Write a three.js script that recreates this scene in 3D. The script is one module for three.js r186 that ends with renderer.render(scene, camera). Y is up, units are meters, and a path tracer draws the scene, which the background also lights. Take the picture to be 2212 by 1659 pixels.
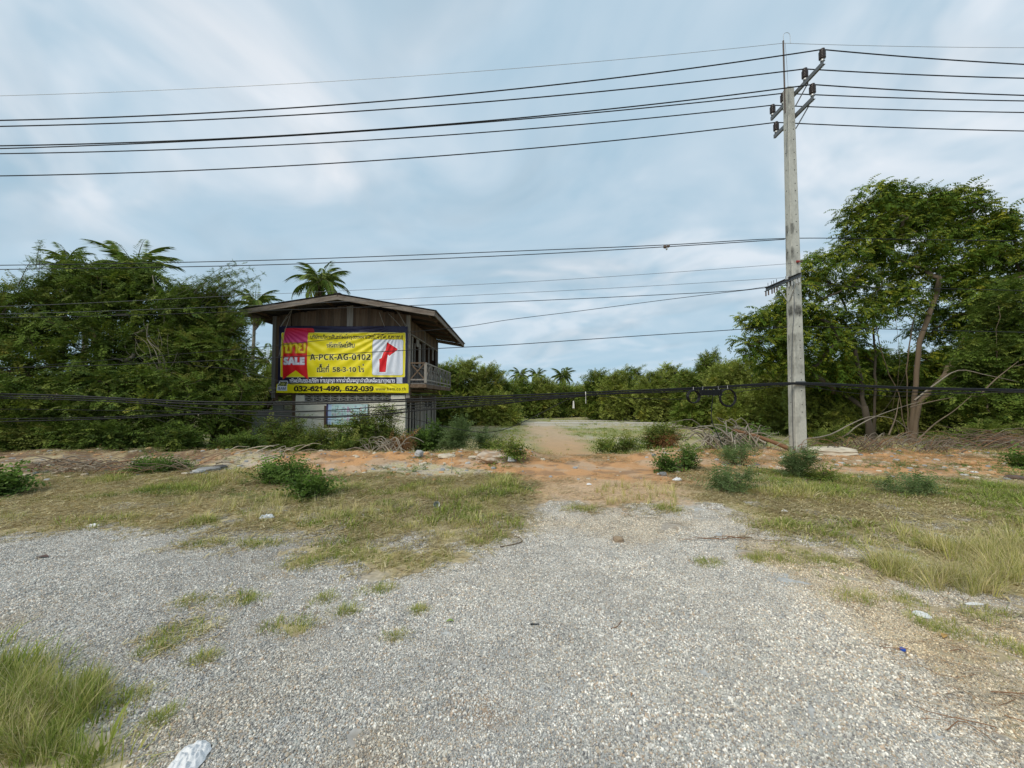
import * as THREE from 'three';
import { mergeGeometries } from 'three/addons/utils/BufferGeometryUtils.js';

// ---------------------------------------------------------------- camera, sky, sun, exposure
const scene = new THREE.Scene();
const EYE = 1.6, F = 829.5, CX = 1106, CY = 829.5, PITCH = Math.atan(30.2 / 829.5);   // picture measured on a 2212 x 1659 grid
const camera = new THREE.PerspectiveCamera(90, 4 / 3, 0.05, 2000);
camera.position.set(0, EYE, 0);
camera.rotation.set(PITCH, 0, 0);
const renderer = new THREE.WebGLRenderer();
renderer.toneMapping = THREE.LinearToneMapping;
renderer.toneMappingExposure = 1.08;
renderer.shadowMap.enabled = true;

// noise and random numbers, all seeded
function rng(seed) { let s = seed | 0; return () => { s = (s + 0x6d2b79f5) | 0; let t = Math.imul(s ^ (s >>> 15), 1 | s); t = (t + Math.imul(t ^ (t >>> 7), 61 | t)) ^ t; return ((t ^ (t >>> 14)) >>> 0) / 4294967296; }; }
const hash = (x, y, z = 0) => { let h = Math.imul(x | 0, 374761393) ^ Math.imul(y | 0, 668265263) ^ Math.imul(z | 0, 1274126177); h = Math.imul(h ^ (h >>> 13), 1274126177); return ((h ^ (h >>> 16)) >>> 0) / 4294967296; };
const sm = (t) => t * t * (3 - 2 * t), mixN = (a, b, t) => a + (b - a) * t, clamp = (x, a = 0, b = 1) => Math.min(b, Math.max(a, x));
const step = (a, b, x) => sm(clamp((x - a) / (b - a)));
function vn(x, y, z = 0) {
  const xi = Math.floor(x), yi = Math.floor(y), zi = Math.floor(z), u = sm(x - xi), v = sm(y - yi), w = z - zi;
  const f = (k) => mixN(mixN(hash(xi, yi, zi + k), hash(xi + 1, yi, zi + k), u), mixN(hash(xi, yi + 1, zi + k), hash(xi + 1, yi + 1, zi + k), u), v);
  return w ? mixN(f(0), f(1), sm(w)) : f(0);
}
function fbm(x, y, o = 4, z = 0) { let s = 0, a = 0.5, n = 0; for (let i = 0; i < o; i++) { s += a * vn(x, y, z); n += a; a *= 0.5; x = x * 2.03 + 17.3; y = y * 2.03 + 9.1; z *= 2; } return s / n; }

function makeSky() {
  const W = 2048, H = 1024, data = new Float32Array(W * H * 4);
  for (let r = 0; r < H; r++) {
    const el = ((r + 0.5) / H - 0.5) * Math.PI, y = Math.sin(el), ce = Math.cos(el);
    for (let c = 0; c < W; c++) {
      const az = ((c + 0.5) / W - 0.5) * 2 * Math.PI, x = Math.cos(az) * ce, z = Math.sin(az) * ce;
      const k = 1 / (Math.max(y, 0) + 0.16), px = x * k, pz = z * k, h = Math.max(0, y);
      let cl = 0, fine = 0, wisp = 0;
      if (y > -0.05) {
        const wx = fbm(px * 0.7 + 3, pz * 0.7 + 8, 3) - 0.5, wz = fbm(px * 0.7 + 31, pz * 0.7 + 2, 3) - 0.5;
        const a = px * 0.85 + pz * 0.5 + wx * 1.2, b = -px * 0.5 + pz * 0.85 + wz * 1.2;
        cl = step(0.38, 0.64, fbm(a * 0.95 + 5.2, b * 1.5 + 1.7, 5));
        fine = 0.55 * fbm(a * 2.6 + 40, b * 4.2 + 11, 5) + 0.45 * fbm(a * 6.5 + 12, b * 8 + 31, 5); wisp = fbm(a * 1.5 + 80, b * 3.1 + 4, 4);
      }
      const d = clamp(0.17 + cl * 0.42 + (fine - 0.5) * 1.7 * (0.4 + cl)) * (0.45 + 0.55 * step(0.02, 0.5, h)), gr = 1 - 0.07 * step(0.5, 0.75, wisp);
      const hz = Math.exp(-h * 5);
      const base = [mixN(0.39, 0.40, hz), mixN(0.545, 0.585, hz), mixN(0.67, 0.715, hz)], white = [0.76, 0.81, 0.87], o = (r * W + c) * 4;
      for (let i = 0; i < 3; i++) data[o + i] = mixN(base[i], white[i], d) * gr * (y < 0 ? Math.max(0.35, 1 + y * 3) : 1);
      data[o + 3] = 1;
    }
  }
  const t = new THREE.DataTexture(data, W, H, THREE.RGBAFormat, THREE.FloatType);
  t.mapping = THREE.EquirectangularReflectionMapping; t.magFilter = t.minFilter = THREE.LinearFilter; t.needsUpdate = true;
  return t;
}
scene.background = makeSky();
scene.environment = scene.background;
const sun = new THREE.DirectionalLight(new THREE.Color(1, 0.93, 0.8), 2.3);
sun.position.set(-26, 46, 20); sun.target.position.set(0, 0, -12);
sun.castShadow = true; sun.shadow.radius = 40; sun.shadow.mapSize.set(2048, 2048);
Object.assign(sun.shadow.camera, { left: -45, right: 45, top: 45, bottom: -45, near: 1, far: 160 });
scene.add(sun, sun.target);

// ---------------------------------------------------------------- helpers
const V = (x, y, z) => new THREE.Vector3(x, y, z), C = (r, g, b) => new THREE.Color().setRGB(r, g, b);
const taken = {};
function numbered(n) { const k = taken[n] = (taken[n] ?? -1) + 1; return k ? `${n}_${String(k).padStart(3, '0')}` : n; }
function tag(o, label, category, group, kind) { o.userData.label = label; o.userData.category = category; if (group) o.userData.group = group; if (kind) o.userData.kind = kind; return o; }
function shadows(o) { o.castShadow = o.receiveShadow = true; return o; }
function top(o) { o.name = numbered(o.name); scene.add(o); return o; }
function thing(name, label, category, pos = [0, 0, 0], turn = 0, group) { const g = new THREE.Group(); g.name = name; g.position.set(...pos); g.rotation.y = turn; tag(g, label, category, group); return top(g); }
function mesh(name, geo, mat, parent, pos) { const m = shadows(new THREE.Mesh(geo, mat)); m.name = name; if (pos) m.position.set(...pos); parent ? parent.add(m) : top(m); return m; }
const UNIT = new THREE.BoxGeometry(1, 1, 1);
function box(name, mat, parent, x0, x1, y0, y1, z0, z1, geo = UNIT) { const m = mesh(name, geo, mat, parent, [(x0 + x1) / 2, (y0 + y1) / 2, (z0 + z1) / 2]); m.scale.set(x1 - x0, y1 - y0, z1 - z0); return m; }
function beam(name, mat, parent, a, b, w, h, geo = UNIT) { const A = V(...a), B = V(...b), m = mesh(name, geo, mat, parent), d = B.clone().sub(A); m.position.copy(A).add(B).multiplyScalar(0.5); const t = new THREE.Object3D(); t.lookAt(d); m.quaternion.copy(t.quaternion); m.scale.set(w, h, d.length()); return m; }
function boxGeo(x0, x1, y0, y1, z0, z1) { const g = new THREE.BoxGeometry(x1 - x0, y1 - y0, z1 - z0); g.translate((x0 + x1) / 2, (y0 + y1) / 2, (z0 + z1) / 2); return g; }
function barGeo(a, b, w, h = w) { const A = V(...a), B = V(...b), d = B.clone().sub(A), o = new THREE.Object3D(); const g = new THREE.BoxGeometry(w, h, d.length()); o.position.copy(A).add(B).multiplyScalar(0.5); o.lookAt(o.position.clone().add(d)); o.updateMatrix(); return g.applyMatrix4(o.matrix); }
class MB {                                                         // collects triangles of one mesh
  constructor() { this.p = []; this.i = []; this.c = []; this.u = []; }
  vert(x, y, z, c, u, v) { this.p.push(x, y, z); if (c) this.c.push(c[0], c[1], c[2]); if (u !== undefined) this.u.push(u, v); return this.p.length / 3 - 1; }
  tri(a, b, c) { this.i.push(a, b, c); }
  quad(a, b, c, d) { this.i.push(a, b, c, a, c, d); }
  tube(pts, rad, sides = 5, col) {
    if (!col) this.mottle = true;                                 // tapered tube through pts (Vector3), rad per point
    let n = V(0.31, 0.2, 0.93), prev = null;
    for (let k = 0; k < pts.length; k++) {
      const t = pts[Math.min(k + 1, pts.length - 1)].clone().sub(pts[Math.max(k - 1, 0)]).normalize();
      n = n.clone().addScaledVector(t, -n.dot(t)); if (n.lengthSq() < 1e-4) n = V(t.y, t.z, t.x).cross(t); n.normalize();
      const b = t.clone().cross(n), ring = [];
      for (let s = 0; s < sides; s++) { const a = s / sides * Math.PI * 2, r = rad[k]; ring.push(this.vert(pts[k].x + (n.x * Math.cos(a) + b.x * Math.sin(a)) * r, pts[k].y + (n.y * Math.cos(a) + b.y * Math.sin(a)) * r, pts[k].z + (n.z * Math.cos(a) + b.z * Math.sin(a)) * r, col)); }
      if (prev) for (let s = 0; s < sides; s++) this.quad(prev[s], prev[(s + 1) % sides], ring[(s + 1) % sides], ring[s]);
      prev = ring;
    }
    return this;
  }
  geo(smooth) {
    const g = new THREE.BufferGeometry(); g.setAttribute('position', new THREE.Float32BufferAttribute(this.p, 3));
    if (this.c.length === this.p.length) g.setAttribute('color', new THREE.Float32BufferAttribute(this.c, 3));
    else if (this.mottle) { const c = []; for (let i = 0; i < this.p.length; i += 3) { const m = 0.55 + 0.9 * fbm(this.p[i] * 9, this.p[i + 1] * 2.2, 3, this.p[i + 2] * 9); c.push(m, m * (0.97 + 0.04 * hash(i, 3)), m * 0.96); } g.setAttribute('color', new THREE.Float32BufferAttribute(c, 3)); }
    if (this.u.length) g.setAttribute('uv', new THREE.Float32BufferAttribute(this.u, 2));
    g.setIndex(this.i);
    if (smooth) { g.computeVertexNormals(); return g; }
    const f = g.toNonIndexed(); f.computeVertexNormals(); return f;
  }
}
// picture point -> direction; at() puts it at a given depth, onGround() on the terrain
function ray(px, py) { const x = (px - CX) / F, y = (CY - py) / F, c = Math.cos(PITCH), s = Math.sin(PITCH); return [x / (c - y * s), (y * c + s) / (c - y * s)]; }
function at(px, py, d) { const [rx, ry] = ray(px, py); return V(rx * d, EYE + ry * d, -d); }
function gpt(px, py) { const [rx, ry] = ray(px, py), d = EYE / -ry; return [rx * d, d]; }   // on the flat forecourt
function onGround(px, py) { const [rx, ry] = ray(px, py); let d = 1.2; for (let i = 0; i < 5000; i++) { d += 0.01; if (EYE + ry * d <= height(rx * d, d)) break; } return V(rx * d, height(rx * d, d), -d); }
const grd = (x, d) => V(x, height(x, d), -d);

// ---------------------------------------------------------------- terrain: forecourt, soil bank, lower lot
const PATH = (d) => [0.55 + 0.5 * step(9, 15, d), 3.5 - 0.1 * step(10, 16, d)];
function pathMask(x, d, soft = 0.5) { const [a, b] = PATH(d); return step(a - soft, a + soft, x) * (1 - step(b - soft, b + soft, x)); }
const east = (x) => step(3.4, 5.5, x);
function bankD(x) { return 10.0 + 0.35 * Math.sin(x * 0.43 + 1) + 1.7 * east(x) - 0.5 * step(-8, -14, x); }
function height(x, d) {
  const lumps = fbm(x * 0.9, d * 0.9, 3) - 0.5, gap = pathMask(x, d, 0.6);
  let h = -0.5 * step(10.4, 14.5, d - 1.3 * east(x)) + 0.1 * lumps * step(3.5, 8, d);
  const b = (d - bankD(x)) / (d < bankD(x) ? 1.25 : 0.75), ridge = Math.exp(-b * b);
  h += (1 - gap) * ridge * (1 - 0.5 * east(x)) * (0.1 + 0.22 * fbm(x * 0.55 + 3, d * 0.2, 2) + 0.2 * (fbm(x * 2.1, d * 2.1, 3) - 0.5));
  h += 0.11 * ridge * (1 - gap) * (fbm(x * 4.5, d * 4.5, 3) - 0.5) + 0.02 * (fbm(x * 2.6 + 9, d * 2.6, 2) - 0.5) * step(2, 6, d);
  h += 0.006 * (fbm(x * 1.7, d * 1.7 + 40, 2) - 0.5) * step(2.5, 4.5, d);
  if (d > 60) h += step(60, 200, d) * 1.2 * (fbm(x * 0.02, d * 0.02, 2));
  return h;
}
const polys = {};
function poly(name, list) { polys[name] = list.map(([x, y]) => gpt(x, y)); }
function inside(name, x, d) {                                      // signed distance in metres, positive inside
  const p = polys[name]; let best = 1e9, odd = false;
  for (let i = 0, j = p.length - 1; i < p.length; j = i++) {
    const [x0, y0] = p[j], [x1, y1] = p[i], ex = x1 - x0, ey = y1 - y0, t = clamp(((x - x0) * ex + (d - y0) * ey) / (ex * ex + ey * ey + 1e-9)), dx = x - x0 - ex * t, dy = d - y0 - ey * t;
    best = Math.min(best, dx * dx + dy * dy);
    if ((y1 > d) !== (y0 > d) && x < (x0 - x1) * (d - y1) / (y0 - y1) + x1) odd = !odd;
  }
  return odd ? Math.sqrt(best) : -Math.sqrt(best);
}
poly('leftVerge', [[-900, 1030], [0, 1032], [330, 1016], [500, 1018], [760, 1022], [900, 1032], [1000, 1030], [1110, 1012], [1165, 1040], [1150, 1085], [1125, 1130], [1100, 1182], [1010, 1196], [930, 1228], [860, 1245], [770, 1232], [640, 1222], [625, 1196], [700, 1168], [560, 1146], [400, 1150], [200, 1152], [0, 1160], [-900, 1190]]);
poly('barePatch', [[835, 1158], [890, 1146], [945, 1160], [945, 1188], [880, 1196], [830, 1182]]);
poly('rightVerge', [[1450, 1018], [1520, 1006], [1760, 1022], [2000, 1034], [2212, 1050], [3400, 1056], [3400, 1420], [2300, 1360], [2130, 1298], [1990, 1280], [1900, 1242], [1830, 1190], [1690, 1156], [1610, 1140], [1560, 1104], [1480, 1076]]);
poly('straw', [[1140, 1046], [1450, 1042], [1500, 1066], [1440, 1094], [1300, 1104], [1190, 1090], [1120, 1086]]);
poly('nearClump', [[-700, 1370], [0, 1405], [80, 1432], [240, 1462], [255, 1500], [225, 1545], [170, 1590], [190, 1625], [330, 1640], [350, 1720], [-400, 1900]]);
poly('rightFringe', [[1600, 1160], [1830, 1195], [1960, 1290], [2300, 1370], [2400, 1640], [2212, 1620], [2010, 1440], [1880, 1370], [1770, 1290], [1620, 1200]]);
const PATCHES = [[415, 1300, 42, 13], [522, 1300, 42, 12], [395, 1368, 58, 22], [345, 1405, 40, 14], [628, 1352, 64, 18], [697, 1300, 26, 16], [655, 1216, 50, 18], [812, 1276, 34, 11], [432, 1428, 26, 12], [432, 1178, 52, 9],
  [560, 1176, 50, 9], [300, 1505, 28, 16], [343, 1555, 20, 14], [1700, 1210, 58, 12], [1765, 1207, 24, 12], [1808, 1218, 28, 14], [1530, 1215, 34, 9], [1640, 1208, 40, 10], [2080, 1372, 46, 26], [2005, 1345, 34, 18], [1850, 1292, 54, 14], [2195, 1405, 30, 26],
  [1960, 1300, 40, 14], [1440, 1098, 26, 8], [1260, 1100, 40, 7], [870, 1212, 90, 16], [760, 1202, 60, 14], [1050, 1165, 44, 14], [905, 1322, 16, 5], [740, 1322, 34, 7], [855, 1378, 14, 5], [2130, 1330, 60, 16]].map(([x, y, rx, ry]) => { const [a, d] = gpt(x, y); const [, d0] = gpt(x, y - ry); return [a, d, rx * d / F, d0 - d]; });
function patch(x, d, grow = 1) { let m = 0; for (const [a, b, rx, rz] of PATCHES) { const q = (((x - a) / rx) ** 2 + ((d - b) / rz) ** 2) / grow; if (q < 1.6) m = Math.max(m, 1.2 - q); } return clamp(m); }
const bank = (x, d) => step(7.7, 8.5, d + 1.8 * (fbm(x * 0.9, d * 1.3, 4) - 0.5) + 0.5 * step(-0.5, 1, x) * (1 - step(3, 4.5, x)) - 1.3 * step(0.5, 0.36, fbm(x * 0.42 + 21, d * 0.3, 3)) * (1 - step(-0.8, 0.2, x) * (1 - step(3, 4, x)))) * (1 - step(11.1, 12.2, d));
const GC = { n: 1060, m: 300, s: 0.04, v: null };                  // grass cover looked up from a 4 cm grid
function grassAt(x, d) {
  if (d >= 9.5 || d < -2 || x < -21 || x > 21) return 0;
  if (!GC.v) { GC.v = new Float32Array(GC.n * GC.m); for (let j = 0; j < GC.m; j++) for (let i = 0; i < GC.n; i++) GC.v[j * GC.n + i] = grassCover(-21.2 + i * GC.s, -2.1 + j * GC.s); }
  const u = (x + 21.2) / GC.s, w = (d + 2.1) / GC.s, i = Math.min(GC.n - 2, Math.floor(u)), j = Math.min(GC.m - 2, Math.floor(w)), a = u - i, b = w - j, k = j * GC.n + i, v = GC.v;
  return mixN(mixN(v[k], v[k + 1], a), mixN(v[k + GC.n], v[k + GC.n + 1], a), b);
}
function grassCover(x, d) {                                        // 0..1 cover of grass
  const n = fbm(x * 1.6 + 5, d * 1.6, 4) - 0.5, n2 = fbm(x * 5, d * 5, 3) - 0.5;
  let g = 0;
  if (d < 9.5) {
    const w = n * 0.75 + n2 * 0.35;
    g = Math.max(g, step(-0.18, 0.3, inside('leftVerge', x, d) + w), step(-0.15, 0.3, inside('rightVerge', x, d) + w), 0.12 * step(-0.1, 0.3, inside('straw', x, d) + w), step(-0.1, 0.15, inside('nearClump', x, d) + w * 0.35));
    g *= 1 - 0.85 * step(5.2, 6, d) * step(0.1, 0.7, x + n) * (1 - step(2.6, 3.4, x + n));
    g *= 1 - 0.92 * step(-0.12, 0.12, inside('barePatch', x, d) + w * 0.4);
    g = Math.max(g, patch(x + n2 * 0.3, d + n * 0.3) * 0.9, 0.55 * step(-0.02, 0.15, inside('rightFringe', x, d) > 0 ? n + n2 * 0.5 + 0.06 : -1));
    g *= 1 - 0.9 * bank(x, d) * step(0.38, 0.5, fbm(x * 1.4 + 90, d * 1.4, 3));
    g *= 1 - 0.6 * step(0.02, 0.2, n2 + n * 0.4) * (d > 3.2 ? 1 : 0.4);
  }
  return g;
}
const soilCols = { gravel: [0.40, 0.395, 0.38], dust: [0.42, 0.35, 0.265], thatch: [0.43, 0.36, 0.205], orange: [0.5, 0.265, 0.115], brown: [0.17, 0.105, 0.06], lot: [0.34, 0.29, 0.155], track: [0.46, 0.33, 0.21], pale: [0.46, 0.43, 0.37] };
const mix3 = (a, b, t) => [mixN(a[0], b[0], t), mixN(a[1], b[1], t), mixN(a[2], b[2], t)];
function groundColour(x, d, fineCell) {
  const n = fbm(x * 1.3 + 2, d * 1.3 + 7, 4), n3 = fbm(x * 7 + 1, d * 7, 3), sp = hash(Math.floor(x / fineCell), Math.floor(d / fineCell), 5);
  let c = soilCols.gravel;
  c = mix3(c, [0.33, 0.255, 0.175], 0.6 * step(0.56, 0.72, fbm(x * 0.8 + 20, d * 0.8, 4)) + 0.3 * step(0.55, 0.8, n3));
  if (d < 6.5) c = mix3(c, [0.33, 0.22, 0.11], 0.75 * clamp(1.6 * patch(x + 0.25 * (n3 - 0.5), d + 0.3 * (n - 0.5), 2.4)));
  if (d < 9.5) { c = mix3(c, [0.36, 0.27, 0.17], 0.6 * step(-0.25, 0.25, inside('rightFringe', x, d) + (n - 0.5) * 1.6 + (n3 - 0.5) * 0.8)); c = mix3(c, [0.36, 0.28, 0.18], 0.8 * step(-0.55, 0.05, Math.max(inside('leftVerge', x, d), inside('rightVerge', x, d)) + (n - 0.5) * 1.2 + (n3 - 0.5) * 0.6)); c = mix3(c, [0.3, 0.2, 0.12], 0.8 * step(0.2, 0.05, Math.hypot((x + 0.19) * 0.9, d - 2.02) + 0.3 * (n3 - 0.5))); }
  { const fr = step(5.3, 6.1, d + 1.2 * (n - 0.5) + 0.6 * (n3 - 0.5)); c = mix3(c, mix3(mix3(soilCols.dust, soilCols.thatch, step(0.4, 0.6, n3)), mix3(soilCols.orange, soilCols.track, 0.6), 0.85 * step(-0.6, 0.6, x + (n - 0.5)) * (1 - step(2.8, 4.2, x + (n3 - 0.5)))), fr * 0.95); }
  c = c.map((v) => v * (0.72 + 0.56 * sp));
  if (d < 9.5) { const g = grassAt(x, d); c = mix3(c, soilCols.thatch.map((v) => v * (0.75 + 0.5 * sp)), clamp(g * 1.1)); }
  const bk = bank(x, d);
  if (bk > 0) {
    let o = mix3(soilCols.orange, soilCols.dust, 0.5 * step(0.45, 0.7, fbm(x * 1.9 + 4, d * 1.9, 4)));
    o = mix3(o, soilCols.brown, 0.55 * step(0.52, 0.72, fbm(x * 3.1 + 40, d * 3.1, 4)) + 0); o = mix3(o, mix3(soilCols.brown, soilCols.thatch, 0.45 * step(0.4, 0.7, n3)), 0.95 * step(-5.6, -7.4, x + 2.4 * (n - 0.5)));
    o = o.map((v) => v * (0.82 + 0.36 * (0.5 * sp + 0.5 * n3)));
    c = mix3(c, o, bk);
  }
  if (d > 10.8) {
    let l = mix3(soilCols.lot, [0.24, 0.25, 0.09], 0.9 * step(0.42, 0.62, fbm(x * 0.5 + 11, d * 0.5, 5)));
    l = mix3(l, soilCols.pale, 0.5 * step(0.58, 0.72, fbm(x * 0.33 + 70, d * 0.7, 4)));
    l = mix3(l, mix3(soilCols.track, soilCols.orange, 0.7 * (1 - step(12, 24, d))), pathMask(x + (n - 0.5) * 1.4, d, 0.7) * (1 - step(30, 36, d)) * 0.9);
    l = mix3(l, soilCols.pale, 0.7 * step(28, 29.5, d + 2 * (n - 0.5)) * (1 - step(33, 35, d)) * step(-1, 3, x) * (1 - step(22, 26, x)));
    l = l.map((v) => v * (0.85 + 0.3 * (0.5 * sp + 0.5 * n3)));
    c = mix3(c, l, step(11.1, 12.2, d));
  }
  return c;
}
const toS = (v) => Math.round(255 * clamp(v <= 0.0031308 ? v * 12.92 : 1.055 * Math.pow(v, 1 / 2.4) - 0.055));
function groundTexture(x0, x1, d0, d1, W, H, cell) {
  const data = new Uint8Array(W * H * 4);
  for (let r = 0; r < H; r++) for (let c = 0; c < W; c++) { const col = groundColour(x0 + (c + 0.5) / W * (x1 - x0), d0 + (r + 0.5) / H * (d1 - d0), cell), o = (r * W + c) * 4; data[o] = toS(col[0]); data[o + 1] = toS(col[1]); data[o + 2] = toS(col[2]); data[o + 3] = 255; }
  const t = new THREE.DataTexture(data, W, H, THREE.RGBAFormat); t.colorSpace = THREE.SRGBColorSpace; t.magFilter = THREE.LinearFilter; t.minFilter = THREE.LinearMipmapLinearFilter; t.wrapS = t.wrapT = THREE.ClampToEdgeWrapping; t.needsUpdate = true; return t;
}
function noiseTex(W, H, f, srgb = true) { const data = new Uint8Array(W * H * 4); for (let r = 0; r < H; r++) for (let c = 0; c < W; c++) { const v = f(c / W, r / H, c, r), o = (r * W + c) * 4; for (let k = 0; k < 3; k++) data[o + k] = srgb ? toS(v[k]) : Math.round(255 * clamp(v[k])); data[o + 3] = 255; } const t = new THREE.DataTexture(data, W, H, THREE.RGBAFormat); if (srgb) t.colorSpace = THREE.SRGBColorSpace; t.magFilter = THREE.LinearFilter; t.wrapS = t.wrapT = THREE.RepeatWrapping; t.needsUpdate = true; return t; }
const NEAR = { x0: -20, x1: 20, d0: -2, d1: 18 }, MID = { x0: -64, x1: 64, d0: -24, d1: 40 };
const nearMat = new THREE.MeshStandardMaterial({ map: groundTexture(NEAR.x0, NEAR.x1, NEAR.d0, NEAR.d1, 2048, 1024, 0.021), roughness: 0.95 });
const midMat = new THREE.MeshStandardMaterial({ map: groundTexture(MID.x0, MID.x1, MID.d0, MID.d1, 1024, 512, 0.1), roughness: 0.95 });
{
  const axis = (lo, hi, fine, far) => { const a = []; for (let k = 0; k <= Math.round((hi - lo) / fine); k++) a.push(lo + k * fine); let s = fine * 2; const up = [], dn = []; for (let v = hi + s; v < far; v += s) { up.push(v); s = Math.min(s * 1.25, 60); } s = fine * 2; for (let v = lo - s; v > -far; v -= s) { dn.unshift(v); s = Math.min(s * 1.25, 60); } return [...dn, ...a, ...up]; };
  const xs = axis(-20, 20, 0.09, 700), ds = axis(-2, 18, 0.08, 900).filter((d) => d > -60);
  const part = (want, R) => {
    const mb = new MB(), id = new Map(), nor = [];
    const get = (i, j) => { const k = i * 4096 + j; if (!id.has(k)) { const x = xs[i], d = ds[j], e = 0.05; const n = V(-(height(x + e, d) - height(x - e, d)), 2 * e, height(x, d + e) - height(x, d - e)).normalize(); nor.push(n.x, n.y, n.z); id.set(k, mb.vert(x, height(x, d), -d, null, (x - R.x0) / (R.x1 - R.x0), (d - R.d0) / (R.d1 - R.d0))); } return id.get(k); };
    for (let i = 0; i + 1 < xs.length; i++) for (let j = 0; j + 1 < ds.length; j++) { const xm = (xs[i] + xs[i + 1]) / 2, dm = (ds[j] + ds[j + 1]) / 2, n = xm > -20 && xm < 20 && dm > -2 && dm < 18; if (n === want) mb.quad(get(i, j), get(i + 1, j), get(i + 1, j + 1), get(i, j + 1)); }
    const g = new THREE.BufferGeometry(); g.setAttribute('position', new THREE.Float32BufferAttribute(mb.p, 3)); g.setAttribute('uv', new THREE.Float32BufferAttribute(mb.u, 2)); g.setAttribute('normal', new THREE.Float32BufferAttribute(nor, 3)); g.setIndex(mb.i); return g;
  };
  const g = mergeGeometries([part(true, NEAR), part(false, MID)], true), m = new THREE.Mesh(g, [nearMat, midMat]);
  m.name = 'ground'; m.receiveShadow = true; tag(m, 'gravel forecourt, orange soil bank and dry lot behind it', 'ground', null, 'structure'); top(m);
}

// ---------------------------------------------------------------- loose cover: gravel, grass, litter
function instanced(name, geo, mat, mats, cols, parent) {
  const im = shadows(new THREE.InstancedMesh(geo, mat, mats.length)); im.name = name; mats.forEach((m, i) => { im.setMatrixAt(i, m); if (cols) im.setColorAt(i, cols[i]); });
  if (parent) { parent.add(im); im.userData.kind = 'stuff'; } else top(im); return im;
}
const M4 = (p, s, yaw = 0, tx = 0, tz = 0) => new THREE.Matrix4().compose(p, new THREE.Quaternion().setFromEuler(new THREE.Euler(tx, yaw, tz, 'YXZ')), typeof s === 'number' ? V(s, s, s) : s);
const plainMat = new THREE.MeshStandardMaterial({ vertexColors: true, roughness: 0.9 });
{ // stones lie in small patches; each patch is one geometry of several hundred stones
  const R = rng(11), tones = [[0.52, 0.52, 0.50], [0.38, 0.38, 0.375], [0.29, 0.29, 0.29], [0.46, 0.455, 0.44], [0.74, 0.73, 0.7], [0.2, 0.2, 0.205], [0.36, 0.37, 0.365], [0.6, 0.59, 0.56], [0.48, 0.42, 0.34], [0.42, 0.34, 0.27], [0.36, 0.38, 0.37]];
  const rockGeo = new THREE.IcosahedronGeometry(1, 0), rp = rockGeo.attributes.position.array;
  const patchGeo = (size, n, lo, hi) => {
    const mb = new MB();
    for (let k = 0; k < n; k++) {
      const x = (R() - 0.5) * size, z = (R() - 0.5) * size, r = lo + (hi - lo) * R() ** 1.8, t = tones[Math.floor(R() ** 1.15 * tones.length)], b = 0.8 + 0.4 * R();
      const m = new THREE.Matrix4().compose(V(x, r * 0.22, z), new THREE.Quaternion().setFromEuler(new THREE.Euler(R() * 6, R() * 6, R() * 6)), V(r * (0.8 + 0.5 * R()), r * (0.45 + 0.3 * R()), r * (0.6 + 0.4 * R()))), v = V(0, 0, 0), st = mb.p.length / 3;
      for (let q = 0; q < rp.length; q += 3) { v.set(rp[q], rp[q + 1], rp[q + 2]).applyMatrix4(m); mb.vert(v.x, v.y, v.z, t.map((c) => c * b)); }
      for (let q = 0; q < rp.length / 3; q += 3) mb.tri(st + q, st + q + 1, st + q + 2);
    }
    return mb.geo();
  };
  const geos = [patchGeo(0.3, 1150, 0.0035, 0.009), patchGeo(0.3, 1150, 0.0035, 0.008), patchGeo(0.3, 1000, 0.0035, 0.0115)], lists = [[], [], []], tint = [[], [], []];
  for (let d = 1.2; d < 8; d += 0.175) for (let x = -d * 1.45 - 0.6; x < d * 1.45 + 0.6; x += 0.175) {
    const X = x + (R() - 0.5) * 0.1, D = d + (R() - 0.5) * 0.1, g = grassAt(X, D), dust = step(0.55, 0.75, fbm(X * 0.8 + 20, D * 0.8, 4));
    if (bank(X, D) > 0.3 || R() < step(5.2, 6.2, D) || g > 0.75 || R() < g * (D < 3.4 ? 0.15 : 0.45) || R() < (D < 3.4 ? 0.1 : 0.3) * step(-0.3, 0.2, Math.max(inside('rightFringe', X, D), inside('leftVerge', X, D), inside('rightVerge', X, D)) + fbm(X * 2.2, D * 2.2, 3) - 0.5) || R() < dust * 0.25) continue;
    const k = Math.floor(R() * 3), b = 0.9 + 0.2 * R(); { const e = 0.12, nx = -(height(X + e, D) - height(X - e, D)) / (2 * e), nz = (height(X, D + e) - height(X, D - e)) / (2 * e), s = 0.72 + 0.3 * R(); lists[k].push(new THREE.Matrix4().compose(grd(X, D).add(V(0, 0.001, 0)), new THREE.Quaternion().setFromUnitVectors(V(0, 1, 0), V(nx, 1, nz).normalize()).multiply(new THREE.Quaternion().setFromAxisAngle(V(0, 1, 0), R() * 6.28)), V(s, s, s))); } { const q = fbm(X * 0.45 + 3, D * 0.45, 4) - 0.5, w = 0.14 * dust + 0.25 * Math.max(0, q) + 0.22 * step(-0.3, 0.2, inside('rightFringe', X, D)); tint[k].push(C(b * (1.04 + 0.1 * w) * (1 + 0.5 * q), b * (1 - 0.35 * w) * (1 + 0.5 * q), b * (0.95 - 1.0 * w) * (1 + 0.5 * q))); }
  }
  lists.forEach((l, k) => tag(instanced('gravel', geos[k], plainMat, l, tint[k]), ['pale grey crushed gravel scattered over the forecourt', 'fine grey gravel chips lying loose on the forecourt', 'coarse grey and white gravel pieces on the forecourt'][k], 'gravel', 'loose gravel', 'stuff'));
}
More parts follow.
